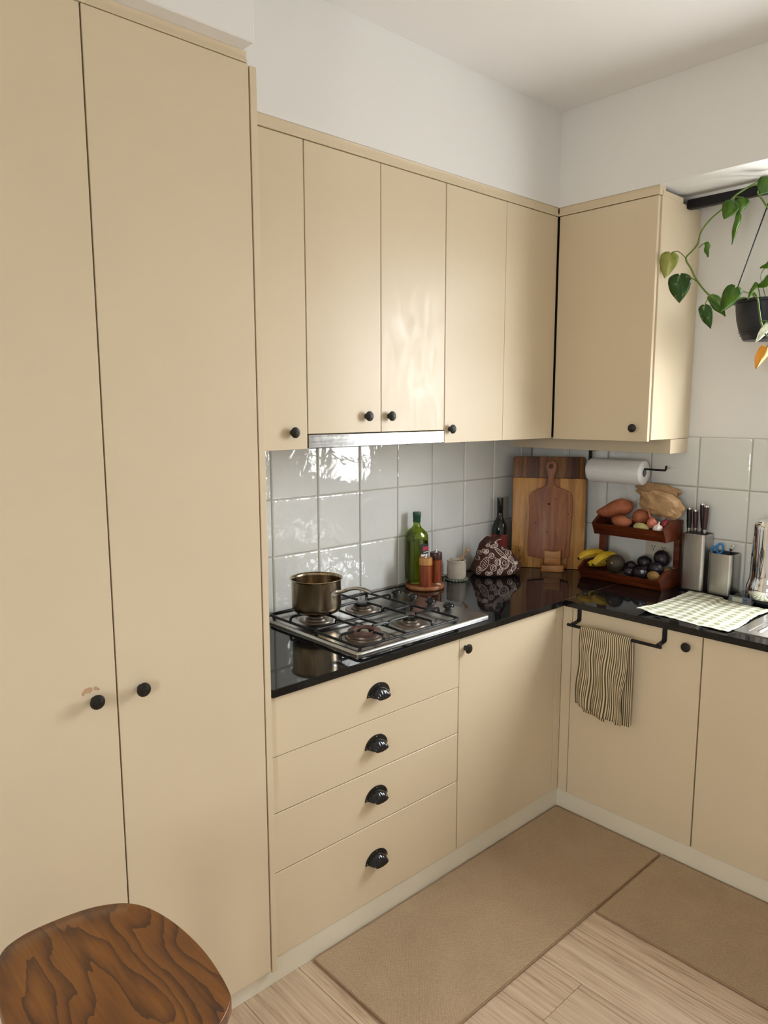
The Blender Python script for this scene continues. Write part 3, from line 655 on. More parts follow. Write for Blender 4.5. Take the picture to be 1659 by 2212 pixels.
# ------------------------------------------------------------------ honey pot
HXp, HYp = .064, -.652
g = G()
for i in range(22):
    a_ = 2 * PI * i / 22; g.sphere((HXp + .047 * math.cos(a_), HYp + .047 * math.sin(a_), .9045), .0055, .0055, .0043, 8, 6)
g.lathe([(.046, .9002), (.047, .903), (.044, .9055), (0, .9058)], 28, (HXp, HYp, 0))
tag(obj('crochet_coaster', g, 'coaster_yarn', None, 60, (HXp, HYp, .9)), 'round grey-green crocheted coaster under the honey pot', 'coaster')
p = thing('honey_pot', 'small ribbed cream stoneware pot next to the spice mills', 'pot', (HXp, HYp, .906))
pr2 = [(0, .906), (.036, .906), (.040, .909)]
for i in range(14):
    z = .912 + i * .0053; pr2 += [(.0415 + .002 * math.sin(PI * i / 13) + (.0007 if i % 2 else -.0007), z)]
pr2 += [(.0425, .986), (.0432, .990), (.0415, .992), (.039, .988), (.038, .93), (0, .925)]
obj('pot_body', G().lathe(pr2, 40, (HXp, HYp, 0)), 'ceramic', p, 60)
obj('ring', G().tube([(HXp + .020 + .0065 * math.cos(a_) * .7, HYp - .012 + .0065 * math.cos(a_) * .7, .990 + .008 * math.sin(a_)) for a_ in [2 * PI * i / 14 for i in range(14)]], .0014, 6, True), 'ceramic', p)
dv = Vector((.36, .44, .78)).normalized(); d0 = Vector((HXp - .012, HYp + .000, .952))
g = G().tube([d0, d0 + dv * .085, d0 + dv * .092], [.0035, .0042, .006], 10); g.sphere(d0 + dv * .098, .0085, .0085, .0085, 12, 8)
tag(obj('honey_dipper', g, 'dipper_wood', None, 50, d0), 'pale wooden honey dipper sticking out of the stoneware pot', 'dipper')

# ------------------------------------------------------------------ printed bread bag
BC = Vector((.112, -.442, .9)); fd = Vector((.79, -.61, 0)).normalized(); sdv = Vector((.61, .79, 0)).normalized()
def bagfn(u, v_):
    a_ = 2 * PI * u; z = v_
    prof = (1 - max(0, (z - .16)) ** 1.6 * .92 / (.84 ** 1.6)) * (.80 + .20 * min(1, z / .10))
    sx_, sy_ = .112 * prof, .072 * prof
    ca, sa = math.cos(a_), math.sin(a_); e = 2.6; q = 1 / (abs(ca) ** e + abs(sa) ** e) ** (1 / e)
    lx, ly = ca * q * sx_, sa * q * sy_
    h = .178 * z
    lx += -.022 * z * z + .012 * math.sin(z * 5); 
    p = Vector((lx * 18, ly * 18, h * 18)); nn = noise.noise(p * .8 + Vector((3, 1, 2))) * .010 + noise.noise(p * 2.2) * .0045 * (.4 + z)
    k = 1 + nn / max(.03, math.hypot(lx, ly))
    return BC + sdv * lx * k + fd * ly * k + Vector((0, 0, .001 + h + (.012 * noise.noise(p * .9) if .1 < z else 0)))
g = G().grid(bagfn, 64, 34, True); bn = len(g.v); g.f.append(tuple(range(64))[::-1]); g.f.append(tuple(bn - 64 + j for j in range(64)))
# folded, twisted mouth lying over the top of the bag
def flap(u, v_):
    t_ = u * 2 - 1; x_ = -.062 + .100 * u; arch = math.sin(PI * u) ** .7
    a_ = 2 * PI * v_; r1, r2 = .024 + .006 * math.sin(u * 9), .013 + .004 * math.sin(u * 14)
    c_ = Vector((x_ * 1.05 - .012, .012 + .01 * math.sin(u * 6), .138 + .050 * u * (1.25 - .6 * u) + .006 * math.sin(u * 8)))
    return BC + sdv * (c_.x) + fd * (c_.y + math.cos(a_) * r1 * (.35 + .65 * arch)) + Vector((0, 0, c_.z + math.sin(a_) * r2 * (.5 + .5 * arch) + .003 * math.sin(a_ * 5 + u * 12)))
fl_ = G().grid(lambda u, v_: flap(v_, u), 24, 20, True); g.add(fl_.v, fl_.f)
bvh = BVHTree.FromPolygons([tuple(q) for q in g.v], g.f)
p = thing('bread_bag', 'brown fabric bread bag printed with white bread drawings beside the honey pot', 'bag', BC)
obj('fabric', g, 'bag_fabric', p, 70)
pg = G()
def stroke(pts, wd=.0011):
    """ribbon laid on the front of the bag; pts in (side, height) metres"""
    L = []
    for (s_, h_) in pts:
        o_ = BC + sdv * s_ + fd * .4 + Vector((0, 0, h_)); hit, nrm, _, _ = bvh.ray_cast(o_, -fd)
        L.append((hit + fd * .0006, nrm) if hit else None)
    for i in range(len(L) - 1):
        if L[i] is None or L[i + 1] is None: continue
        a_, na = L[i]; b_, nb = L[i + 1]
        if (b_ - a_).length > .02: continue
        t_ = (b_ - a_); w_ = t_.cross(fd)
        if w_.length < 1e-6: continue
        w_.normalize(); w_ *= wd
        pg.add([a_ - w_, a_ + w_, b_ + w_, b_ - w_], [(0, 1, 2, 3)])
def ell(cx_, cz_, a_, b_, th=0, n=26, k=1, wob=0):
    c, s = math.cos(th), math.sin(th); o = []
    for i in range(n + 1):
        q = 2 * PI * i / n; r_ = k * (1 + wob * math.sin(5 * q)); x_, z_ = a_ * math.cos(q) * r_, b_ * math.sin(q) * r_; o.append((cx_ + x_ * c - z_ * s, cz_ + x_ * s + z_ * c))
    return o
def seg(cx_, cz_, th, x0, z0, x1, z1):
    c, s = math.cos(th), math.sin(th); return [(cx_ + (x0 + (x1 - x0) * i / 5) * c - (z0 + (z1 - z0) * i / 5) * s, cz_ + (x0 + (x1 - x0) * i / 5) * s + (z0 + (z1 - z0) * i / 5) * c) for i in range(6)]
def loaf(x_, z_, a_, b_, th, k=5):
    stroke(ell(x_, z_, a_, b_, th))
    for i in range(k):
        q = -a_ * .7 + 1.4 * a_ * i / (k - 1); stroke(seg(x_, z_, th, q - .003, -b_ * .55, q + .003, b_ * .6), .0010)
def donut(x_, z_, r_):
    stroke(ell(x_, z_, r_, r_ * 1.15), .0013); stroke(ell(x_, z_, r_ * .82, r_ * .95), .0007); stroke(ell(x_, z_, r_ * .38, r_ * .42))
    for i in range(9):
        q = 2 * PI * i / 9 + .3; stroke(seg(x_ + r_ * .6 * math.cos(q), z_ + r_ * .7 * math.sin(q), q, -.001, 0, .001, 0), .0011)
def roll(x_, z_, r_):
    stroke(ell(x_, z_, r_, r_)); stroke(ell(x_ + r_ * .15, z_ + r_ * .1, r_ * .6, r_ * .5, .5), .0008); stroke(seg(x_, z_, .8, -r_ * .8, 0, r_ * .5, r_ * .2), .0009)
def crois(x_, z_, r_, th):
    stroke(ell(x_, z_, r_, r_ * .62, th, wob=.14))
    for i in range(-2, 3): stroke(seg(x_, z_, th, i * r_ * .33, -r_ * .5, i * r_ * .28, r_ * .5), .0012)
def pretz(x_, z_, r_):
    for dx in (-.5, .5): stroke(ell(x_ + dx * r_, z_, r_ * .55, r_ * .62)); stroke(ell(x_ + dx * r_, z_, r_ * .3, r_ * .36), .0008)
    stroke(ell(x_, z_ - r_ * .35, r_ * .5, r_ * .45))
loaf(-.060, .062, .034, .0135, 1.05, 6); donut(.030, .066, .023); roll(-.026, .098, .012); crois(.008, .028, .018, 1.1); pretz(-.042, .020, .015); roll(-.022, .046, .014); roll(.0, .071, .013)
loaf(.066, .078, .018, .010, -1.0, 5); loaf(.018, .108, .036, .008, -.75, 7); roll(.056, .108, .014); pretz(-.052, .118, .014); loaf(.075, .040, .016, .010, .8, 4); roll(.058, .022, .012); loaf(-.085, .030, .018, .009, 1.4, 4)
pretz(.088, .062, .010); roll(.036, .132, .011); loaf(-.010, .140, .020, .007, .25, 5); loaf(.010, .160, .018, .006, .4, 6); roll(-.040, .145, .009); loaf(.052, .136, .014, .007, -.6, 4); roll(-.088, .085, .011); roll(-.078, .110, .009)
for i in range(26): stroke(seg(random.uniform(-.10, .10), random.uniform(.01, .17), random.uniform(0, 3), -.004, 0, .004, 0), .0008)
obj('print', pg, 'bag_print', p, 0)

# ------------------------------------------------------------------ wine bottle
p = thing('wine_bottle', 'dark wine bottle with a red label behind the printed bread bag', 'bottle', (.020, -.292, .9))
c_ = (.020, -.292, 0)
obj('glass_body', G().lathe([(0, .9), (.034, .9), (.0365, .905), (.0365, 1.085), (.034, 1.105), (.024, 1.125), (.0155, 1.145), (.0142, 1.18)], 32, c_), 'wine_glass_dark', p, 50)
obj('label', G().lathe([(.0368, .965), (.0369, .966), (.0369, 1.062), (.0368, 1.063)], 32, c_), 'label_red', p, 50)
obj('capsule', G().lathe([(.0143, 1.165), (.0150, 1.166), (.0150, 1.236), (.0145, 1.239), (0, 1.239)], 24, c_), 'gloss_black', p, 40)

# ------------------------------------------------------------------ cutting boards propped across the corner
A_ = Vector((.030, -.212, 0)); B_ = Vector((.312, -.018, 0)); bd = (B_ - A_).normalized(); bn_ = Vector((bd.y, -bd.x, 0))   # bn_ faces the room
def board(name, label, out, mt, s0, d_, z0, tilt, th, group='wooden chopping boards in the corner'):
    o_ = A_ + bd * s0 + bn_ * d_ + Vector((0, 0, z0))
    g = G().prism(out, lambda a_, b_, q: Vector((a_, -q, b_)), 0, th, .003)
    o = link(name, mesh(name, g, mt, 40), None, o_); o.rotation_euler = (R(-tilt), 0, math.atan2(bd.y, bd.x)); return tag(o, label, 'chopping board')
def rr2(w_, h_, r_): return rrect(0, w_, 0, h_, r_, 4)
LB = (B_ - A_).length
board('chopping_board', 'tall dark striped chopping board standing at the back of the corner', rr2(.335, .535, .012), 'board_dark', .002, .013, .9005, 2.6, .020)
lb = board('chopping_board', 'large pale chopping board with a small dark stamp near its corner', rr2(LB, .434, .010), 'board_light', .004, .0345, .9005, 2.6, .020)
hole = [];  W2 = .098
po = [(-.100, .006), (-.098, 0), (-.05, -.008), (0, -.012), (.05, -.010), (.088, -.002), (.094, .006), (.097, .10), (.103, .22), (.104, .27), (.099, .296), (.086, .312), (.060, .324), (.030, .334), (.016, .346), (.0135, .362), (.016, .392), (.024, .412), (.027, .430), (.023, .446), (.012, .456), (0, .459), (-.012, .456), (-.023, .446), (-.027, .430), (-.024, .412), (-.016, .392), (-.0135, .362), (-.016, .346), (-.034, .332), (-.064, .320), (-.088, .306), (-.098, .288), (-.099, .25), (-.097, .17), (-.101, .08)]
g = G().prism(po, lambda a_, b_, q: Vector((a_, -q, b_)), 0, .017, .0025)
pd = link('paddle_board', mesh('paddle_board', g, 'board_paddle', 40), None, A_ + bd * .182 + bn_ * .0585 + Vector((0, 0, .962)))
pd.rotation_euler = (R(-3.2), 0, math.atan2(bd.y, bd.x)); tag(pd, 'brown paddle-shaped chopping board with a holed handle, propped in front', 'chopping board')
bmod = pd.modifiers.new('hole', 'BOOLEAN')      # hole through the handle
hc = link('hole_cutter', mesh('hole_cutter', G().lathe([(.0115, -.03), (.0115, .03)], 24, (0, 0, 0), Vector((0, 1, 0))).xf(Matrix.Translation((0, -.0085, .431))), 'ink', 0))
hc.matrix_world = Matrix.LocRotScale(pd.location, pd.rotation_euler, None); bmod.object = hc; bmod.operation = 'DIFFERENCE'; bmod.solver = 'EXACT'
bpy.context.view_layer.update(); dg = bpy.context.evaluated_depsgraph_get(); nm = bpy.data.meshes.new_from_object(pd.evaluated_get(dg)); pd.modifiers.clear(); pd.data = nm; bpy.data.objects.remove(hc)
for (a_, b_, r_) in ((-.006, .252, .0060), (.026, .275, .003), (.085, .205, .0028), (-.012, .116, .0030), (-.066, .160, .0030)):
    o = link('knot', mesh('knot', G().lathe([(r_, 0), (r_ * .8, .0006), (0, .0008)], 12, (a_, -.017, b_), Vector((0, -1, 0))), 'ink', 40), None); o.parent = pd; o.location = (0, 0, 0)
# burnt-in stamp near the lower left corner of the pale board
def stamp(txt, size, x_, z_):
    cu = bpy.data.curves.new('stamp', 'FONT'); cu.body = txt; cu.size = size; cu.extrude = .0002; cu.align_x = 'CENTER'; cu.resolution_u = 2
    o = bpy.data.objects.new('stamp', cu); COL.objects.link(o); bpy.context.view_layer.update(); me = bpy.data.meshes.new_from_object(o.evaluated_get(bpy.context.evaluated_depsgraph_get())); bpy.data.objects.remove(o)
    me.materials.clear(); me.materials.append(M['ink']); q = bpy.data.objects.new('stamp', me); COL.objects.link(q); q.parent = lb; q.location = (x_, -.0204, z_); q.rotation_euler = (R(90), R(90), 0)
stamp('DR·~·M', .020, .032, .068)
g = G()
for (x0, z0, x1, z1) in ((.0215, .034, .0228, .102), (.0215, .034, .0270, .0352), (.0215, .1005, .0270, .102), (.0505, .040, .0518, .098), (.0560, .045, .0568, .093), (.0600, .062, .0606, .076), (.0635, .066, .0640, .072)): g.box(x0, x1, -.0206, -.0201, z0, z1)
o = link('stamp_lines', mesh('stamp_lines', g, 'ink', 0)); o.parent = lb; o.location = (0, 0, 0)
# small prop block
p = thing('board_stand', 'small two-piece wooden prop holding the chopping boards upright', 'stand', A_ + bd * .20 + bn_ * .1015 + Vector((0, 0, .9)))
o_ = ORG[p.name]
def loc_(a_, q, b_): return o_ + bd * a_ + bn_ * q + Vector((0, 0, b_))
g = G().prism(rrect(-.054, .054, -.006, .032, .012, 4), lambda a_, q, b_: loc_(a_, q, b_), .0005, .030, .002); obj('foot', g, 'stand_wood', p, 40)
out = [(-.038, 0), (.038, 0), (.038, .068), (.022, .063), (0, .0615), (-.022, .063), (-.038, .068)]
g = G().prism(out, lambda a_, b_, q: loc_(a_, -.0265 + q, .0305 + b_), 0, .026, .002); obj('post', g, 'stand_wood', p, 40)

# ------------------------------------------------------------------ two-tier fruit rack
p = thing('fruit_rack', 'two-tier reddish wooden fruit rack against the tiled back wall', 'rack', (.61, -.10, .9))
def rail(x0, x1, yb, yt, z0, z1, th): # slanted slat between two side panels
    return G().prism([(yb, z0), (yt, z1), (yt + th, z1), (yb + th, z0)], lambda a_, b_, q: Vector((q, a_, b_)), x0, x1)
def tier(x0, x1, yf, yb, z0, z1, th=.012):
    t_ = obj('tray_base', bx(x0 + th, x1 - th, yf + .026, yb, z0 + .026, z0 + .0325), 'rack_wood', p, 0)
    out = [(yf + .026, z0), (yf, z0 + (z1 - z0) * .60), (yf + .004, z0 + (z1 - z0) * .64), (yf + .052, z0 + (z1 - z0) * .98), (yf + .062, z1), (yb, z1), (yb, z0)]
    for xx in (x0, x1 - th): obj('side_panel', G().prism(out, lambda a_, b_, q: Vector((q, a_, b_)), xx, xx + th, .001), 'rack_wood', p, 0)
    h = (z1 - z0) * .60
    obj('front_slat', rail(x0 + th, x1 - th, yf + .0265 - .0265 * .02, yf + .0265 - .0265 * .47, z0 + h * .02, z0 + h * .47, .009), 'rack_wood', p, 0)
    obj('front_slat', rail(x0 + th, x1 - th, yf + .0265 - .0265 * .51, yf + .0012, z0 + h * .51, z0 + h * .985, .009), 'rack_wood', p, 0)
    obj('back_slat', bx(x0 + th, x1 - th, yb - .010, yb, z0 + .033, z0 + .060), 'rack_wood', p, 0)
tier(.410, .800, -.214, -.020, .9005, .978); tier(.462, .800, -.196, -.046, 1.105, 1.192)
for (x0, x1) in ((.4225, .4485), (.774, .7995)):
    o = obj('post', bx(x0, x1, -.0445 if x0 > .7 else -.060, -.0205, .9785 if x0 > .7 else .913, 1.188, bev=.001), 'rack_wood', p, 0)
obj('screw', G().lathe([(.004, 0), (.003, .0012), (0, .0016)], 10, (.7996, -.032, 1.165), Vector((1, 0, 0))), 'steel_small', p)
obj('cross_rail', bx(.4485, .462, -.058, -.046, 1.112, 1.135), 'rack_wood', p, 0)

def lump(c, ax, seed=0, amp=.06, rot=None, taper=0, n=22, k=14, fl=2.2):
    g = G(); rx, ry, rz = ax
    def fn(q):
        d_ = 1 + amp * noise.noise(q * fl * .6 + Vector((seed * 3.1, seed, 0))) * 1.6
        q = q * d_
        if taper: s_ = 1 - taper * q.x * .5; q = Vector((q.x, q.y * s_, q.z * s_))
        return q
    g.sphere((0, 0, 0), rx, ry, rz, n, k, fn)
    mt = Matrix.Translation(c) @ (Matrix.Rotation(rot[2], 4, 'Z') @ Matrix.Rotation(rot[1], 4, 'Y') @ Matrix.Rotation(rot[0], 4, 'X') if rot else Matrix.Identity(4))
    return g.xf(mt)
def item(name, label, cat, mt, c, ax, group=None, **k):
    return tag(obj(name, lump(c, ax, **k), mt, None, 60, c), label, cat, group)
# upper tier
item('sweet_potato', 'largest sweet potato, lying at the left end of the upper rack tier', 'sweet potato', 'sweet_potato', (.528, -.112, 1.2165), (.086, .036, .037), 'sweet potatoes in the upper tier', seed=1, rot=(0, R(-19), R(12)), taper=-.45, amp=.1)
item('sweet_potato', 'short sweet potato just behind the front slat of the upper tier', 'sweet potato', 'sweet_potato', (.580, -.148, 1.1690), (.050, .030, .030), 'sweet potatoes in the upper tier', seed=2, rot=(0, R(3), R(-5)), amp=.1)
item('sweet_potato', 'round orange sweet potato behind the brown onion', 'sweet potato', 'sweet_potato', (.650, -.108, 1.1930), (.036, .033, .034), 'sweet potatoes in the upper tier', seed=3, rot=(0, R(10), R(30)), amp=.1)
item('potato', 'pale green potato at the front of the upper tier', 'potato', 'potato', (.681, -.1605, 1.1580), (.037, .019, .019), seed=4, rot=(0, R(4), 0))
def onion(name, label, mt, c, r_, stem):
    o = thing(name, label, 'onion', c); obj('bulb', lump(c, (r_, r_, r_ * 1.1), 5, .03), mt, o, 60)
    st = [Vector(c) + Vector((0, 0, r_ * .9))] + [Vector(c) + Vector(q) for q in stem]; obj('stalk', G().tube(bez(st, 4), [.006 - .0048 * i / (4 * (len(st) - 1)) for i in range(4 * (len(st) - 1) + 1)], 8), mt, o)
onion('onion', 'small brown onion with a dry papery stalk', 'onion', (.7215, -.146, 1.1780), .0215, [(-.010, 0, .028), (-.020, .004, .052), (-.026, .004, .068)])
onion('onion', 'small red onion at the right end of the upper tier', 'red_onion', (.7660, -.112, 1.1740), .0200, [(.003, 0, .026)])
g = G(); gc = Vector((.7590, -.1650, 1.1600))
for i in range(6):
    a_ = i * PI / 3; g.sphere(gc + Vector((.0095 * math.cos(a_), .0095 * math.sin(a_), 0)), .0125, .0125, .0160, 10, 8)
g.tube([gc + Vector((0, 0, .008)), gc + Vector((.002, 0, .022)), gc + Vector((.006, 0, .032))], [.010, .0045, .002], 8)
tag(obj('garlic_bulb', g, 'garlic', None, 60, gc), 'white garlic bulb beside the brown onion', 'garlic')
def paper_bag(label, c, ax, rot, seed):
    g = G(); random.seed(seed)
    bm = bmesh.new(); bmesh.ops.create_icosphere(bm, subdivisions=3, radius=1); s_ = Vector((seed, seed * .7, 0))
    cells = [Vector((random.gauss(0, 1), random.gauss(0, 1), random.gauss(0, 1))).normalized() for _ in range(70)]; hs = [random.uniform(-.10, .10) for _ in cells]
    for v_ in bm.verts:      # crumpled: creased facets over a soft rounded-box form
        q = v_.co.copy(); e = 3.0; k = 1 / (abs(q.x) ** e + abs(q.y) ** e + abs(q.z) ** e) ** (1 / e)
        ds = sorted(((q - c_).length, i) for i, c_ in enumerate(cells)); (d1, i1), (d2, i2), (d3, i3) = ds[:3]
        w1 = (d2 - d1) / (d2 + d1); crease = min(1, w1 * 5)
        v_.co = q * (k * .55 + .45) * (.95 + .22 * noise.noise(q * 1.7 + s_) + hs[i1] * crease + .07 * (1 - crease) + random.uniform(-.05, .05)) + Vector((random.uniform(-.04, .04), random.uniform(-.04, .04), random.uniform(-.04, .04)))
    for v_ in bm.verts: v_.co = Vector((v_.co.x * ax[0], v_.co.y * ax[1], v_.co.z * ax[2]))
    g.bm(bm); g.xf(Matrix.Translation(c) @ Matrix.Rotation(rot[2], 4, 'Z') @ Matrix.Rotation(rot[1], 4, 'Y'))
    return tag(obj('paper_bag', g, 'paper_bag', None, 8, c), label, 'paper bag', 'paper bags on the rack')
paper_bag('crumpled brown paper bag lying on the right of the upper tier', (.736, -.098, 1.2570), (.098, .040, .052), (0, R(14), R(3)), 3)
paper_bag('crumpled brown paper bag behind, below the paper towel roll', (.680, -.032, 1.3010), (.100, .030, .037), (0, R(4), R(3)), 8)
# lower tier
def banana(label, pts, r_, group='bananas in the lower tier'):
    path = bez(pts, 6); k = len(path); rr = [r_ * (max(.22, math.sin(PI * min(max(i / (k - 1), .02), .985)) ** .42)) for i in range(k)]
    o = thing('banana', label, 'banana', path[k // 2], group)
    obj('peel', G().tube(path, rr, 7), 'banana', o, 30); obj('tip', G().tube([path[0], path[0] + (path[0] - path[1]).normalized() * .004], rr[0] * 1.04, 8), 'banana_tip', o)
banana('banana at the far left end of the lower tier', [(.412, -.208, .988), (.424, -.175, 1.003), (.446, -.130, 1.010), (.472, -.085, 1.004)], .0195)
banana('banana leaning against the large avocado', [(.487, -.208, .970), (.496, -.180, .993), (.512, -.140, 1.006), (.534, -.100, 1.010)], .0205)
banana('small banana seen end-on between the two larger bananas', [(.459, -.204, .967), (.461, -.170, .968), (.468, -.120, .962), (.480, -.085, .958)], .0175)
o = thing('avocado', 'large rough brown avocado next to the bananas', 'avocado', (.565, -.152, .978)); obj('fruit', lump((.565, -.152, .978), (.041, .040, .043), 6, .05), 'avocado', o, 60)
obj('stem_nub', G().lathe([(.005, 0), (.004, .002), (0, .003)], 10, (.567, -.1905, .988), Vector((0, -.9, .3))), 'mill_pale', o)
for lab_, c, ax in (('dark avocado farthest back, at the top of the pile', (.737, -.072, 1.0165), (.035, .032, .037)),
                    ('dark purple avocado right of centre in the lower tier', (.742, -.128, .9800), (.032, .028, .028)),
                    ('dark avocado at the front centre with a shiny sticker', (.692, -.168, .9600), (.034, .024, .025)),
                    ('small dark plum in front of the large avocado', (.638, -.165, .9570), (.023, .022, .022)),
                    ('dark plum behind the small front plum', (.612, -.104, .9660), (.025, .025, .027)),
                    ('dark avocado half hidden behind the front centre one', (.660, -.074, .9880), (.034, .029, .031)),
                    ('dark plum tucked between the front centre and right avocados', (.688, -.122, .9660), (.019, .019, .021))):
    o = item('avocado' if 'avocado' in lab_[:14] else 'plum', lab_, 'avocado' if 'avocado' in lab_[:14] else 'plum', 'plum', c, ax, 'dark fruit in the lower tier', seed=len(lab_) % 5, amp=.05)
    if 'sticker' in lab_: obj('sticker', G().lathe([(.007, 0), (.007, .0004), (0, .0005)], 14, Vector(c) + Vector((.018, -.020, .0125)), Vector((.5, -.8, .45))), 'card_grey', o)
item('kiwi_fruit', 'brown kiwi fruit at the front right of the lower tier', 'kiwi', 'kiwi', (.753, -.172, .9570), (.027, .022, .022), seed=2, amp=.03)
item('kiwi_fruit', 'brown kiwi fruit against the right side of the lower tier', 'kiwi', 'kiwi', (.7660, -.080, .9620), (.020, .022, .020), seed=3, amp=.03)

# ------------------------------------------------------------------ power outlet
p = thing('power_outlet', 'cream double power outlet on the tiles behind the fruit rack', 'outlet', (.688, WY - .009, 1.048))
yo = WY - .0105
obj('plate', bx(.6215, .7545, yo - .008, yo, 1.0085, 1.0910, bev=.002), 'socket_white', p, 30)
for xx in (.6600, .7085):
    s_ = obj('socket_face', G().prism(rrect(xx - .0165, xx + .0165, 1.0295, 1.0625, .005, 3), lambda a_, b_, q: Vector((a_, q, b_)), yo - .0095, yo - .007, .0006), 'socket_white', p, 30)
    for (dx, dz, an) in ((-.0065, .005, -28), (.0065, .005, 28), (0, -.007, 0)):
        g = bx(-.0012, .0012, -.0003, .0003, -.0045, .0045).xf(Matrix.Translation((xx + dx, yo - .0097, 1.046 + dz)) @ Matrix.Rotation(R(an), 4, 'Y')); obj('slot', g, 'satin_black', s_, 0)
for xx in (.6600, .7285): obj('rocker_switch', bx(xx - .006, xx + .006, yo - .011, yo - .007, 1.068, 1.085, bev=.0015), 'socket_white', p, 30)

# ------------------------------------------------------------------ paper towel
TYp, TZp = -.070, 1.3845
p = thing('towel_holder', 'black under-cabinet paper towel holder below the corner wall cabinet', 'holder', (.5, TYp, 1.476))
obj('mounting_plate', bx(.374, .545, TYp - .014, TYp + .014, 1.4735, 1.4763), 'satin_black', p, 0)
obj('arm', bx(.3930, .4080, TYp - .012, TYp + .012, 1.400, 1.4735, bev=.001) if False else G().box(.3635, .3685, TYp - .012, TYp + .012, 1.398, 1.4735), 'satin_black', p, 0)
obj('top_bracket', bx(.3635, .400, TYp - .012, TYp + .012, 1.4705, 1.4735), 'satin_black', p, 0)
obj('rod', G().tube(bez([(.366, TYp, 1.4005), (.45, TYp, 1.4005), (.60, TYp, 1.4005), (.720, TYp, 1.4005), (.731, TYp, 1.4030), (.7345, TYp, 1.412), (.7345, TYp, 1.421)], 5), .0045, 10), 'satin_black', p, 50)
p = thing('paper_towel_roll', 'white paper towel roll hanging on the black holder', 'paper towel', (.5, TYp, TZp))
def rollfn(r_out, seed):
    def fn(u, v_):
        a_ = 2 * PI * u; k = 1 + .03 * math.cos(4 * a_ + .6) + .008 * math.sin(7 * a_)
        e = [(.372, .93), (.375, .985), (.382, 1.0), (.627, 1.0), (.634, .985), (.6365, .93), (.6368, .33)]; i = min(int(round(v_ * 6)), 6)
        return Vector((e[i][0], TYp + math.cos(a_) * r_out * e[i][1] * k, TZp - .001 + math.sin(a_) * r_out * e[i][1] * k))
    return fn
g = G().grid(rollfn(.0535, 1), 48, 6, True); obj('paper', g, 'paper_towel', p, 50)
obj('core', G().lathe([(.0185, 0), (.0185, .2595), (.0172, .2595), (.0172, 0)], 28, (.377, TYp, TZp), Vector((1, 0, 0))), 'card_grey', p, 50)

# ------------------------------------------------------------------ knife block and knives
def steel_box(name, label, cat, x0, x1, y0, y1, z1, deep):
    p = thing(name, label, cat, ((x0 + x1) / 2, (y0 + y1) / 2, .9))
    obj('base', G().prism(rrect(x0 - .004, x1 + .004, y0 - .004, y1, .014, 4), lambda a_, b_, q: Vector((a_, b_, q)), .9003, .9075, .001), 'satin_black', p, 30)
    o = rrect(x0, x1, y0, y1, .016, 5); i_ = rrect(x0 + .003, x1 - .003, y0 + .003, y1 - .003, .013, 5); n = len(o); zf = z1 - deep
    v = [(a_, b_, .9078) for a_, b_ in o] + [(a_, b_, z1) for a_, b_ in o] + [(a_, b_, z1) for a_, b_ in i_] + [(a_, b_, zf) for a_, b_ in i_]
    f = [tuple(range(n))[::-1]] + [(k * n + j, k * n + (j + 1) % n, (k + 1) * n + (j + 1) % n, (k + 1) * n + j) for k in range(3) for j in range(n)] + [tuple(3 * n + j for j in range(n))]
    obj('steel_sleeve', G().add(v, f), 'steel_upright', p, 40); return p
p = steel_box('knife_block', 'tall brushed steel knife block right of the fruit rack', 'knife block', .826, .926, -.086, .006, 1.1435, .012)
obj('black_insert', G().prism(rrect(.8293, .9227, -.0827, .0027, .013, 4), lambda a_, b_, q: Vector((a_, b_, q)), 1.132, 1.1415), 'satin_black', p, 30)
for j in range(4): obj('slot', bx(.838 + j * .021, .8405 + j * .021, -.066, -.014, 1.1415, 1.1421), 'gloss_black', p, 0)
def knife(label, x_, y_, z0, L, lean, mt):
    p = thing('knife', label, 'knife', (x_, y_, z0), 'knives in the steel block'); ax = Vector((lean[0], lean[1], 1)).normalized(); o_ = Vector((x_, y_, z0))
    obj('bolster', G().tube([o_ + ax * .0008, o_ + ax * .010, o_ + ax * .022], [.0055, .0075, .0088], 12), 'steel_small', p, 60)
    obj('handle', G().tube([o_ + ax * (.022 + (L - .028) * q) for q in (0, .15, .4, .7, 1)], [.0088, .0095, .0105, .0108, .0112], 14), mt, p, 60)
    obj('end_cap', G().tube([o_ + ax * (L - .006), o_ + ax * L, o_ + ax * (L + .0015)], [.0113, .0112, .008], 14), 'steel_small', p, 60)
knife('leftmost knife, with a near-black handle', .8440, -.060, 1.1422, .106, (-.03, .02), 'gloss_black')
knife('second knife from the left, shorter, with a dark wood handle', .8650, -.046, 1.1422, .098, (-.05, .03), 'knife_wood')
knife('tallest knife, with a black handle, third from the left', .8905, -.030, 1.1422, .126, (-.07, .02), 'gloss_black')
knife('rightmost knife, with a reddish-brown wooden handle', .9080, -.060, 1.1422, .122, (.03, .02), 'knife_wood')
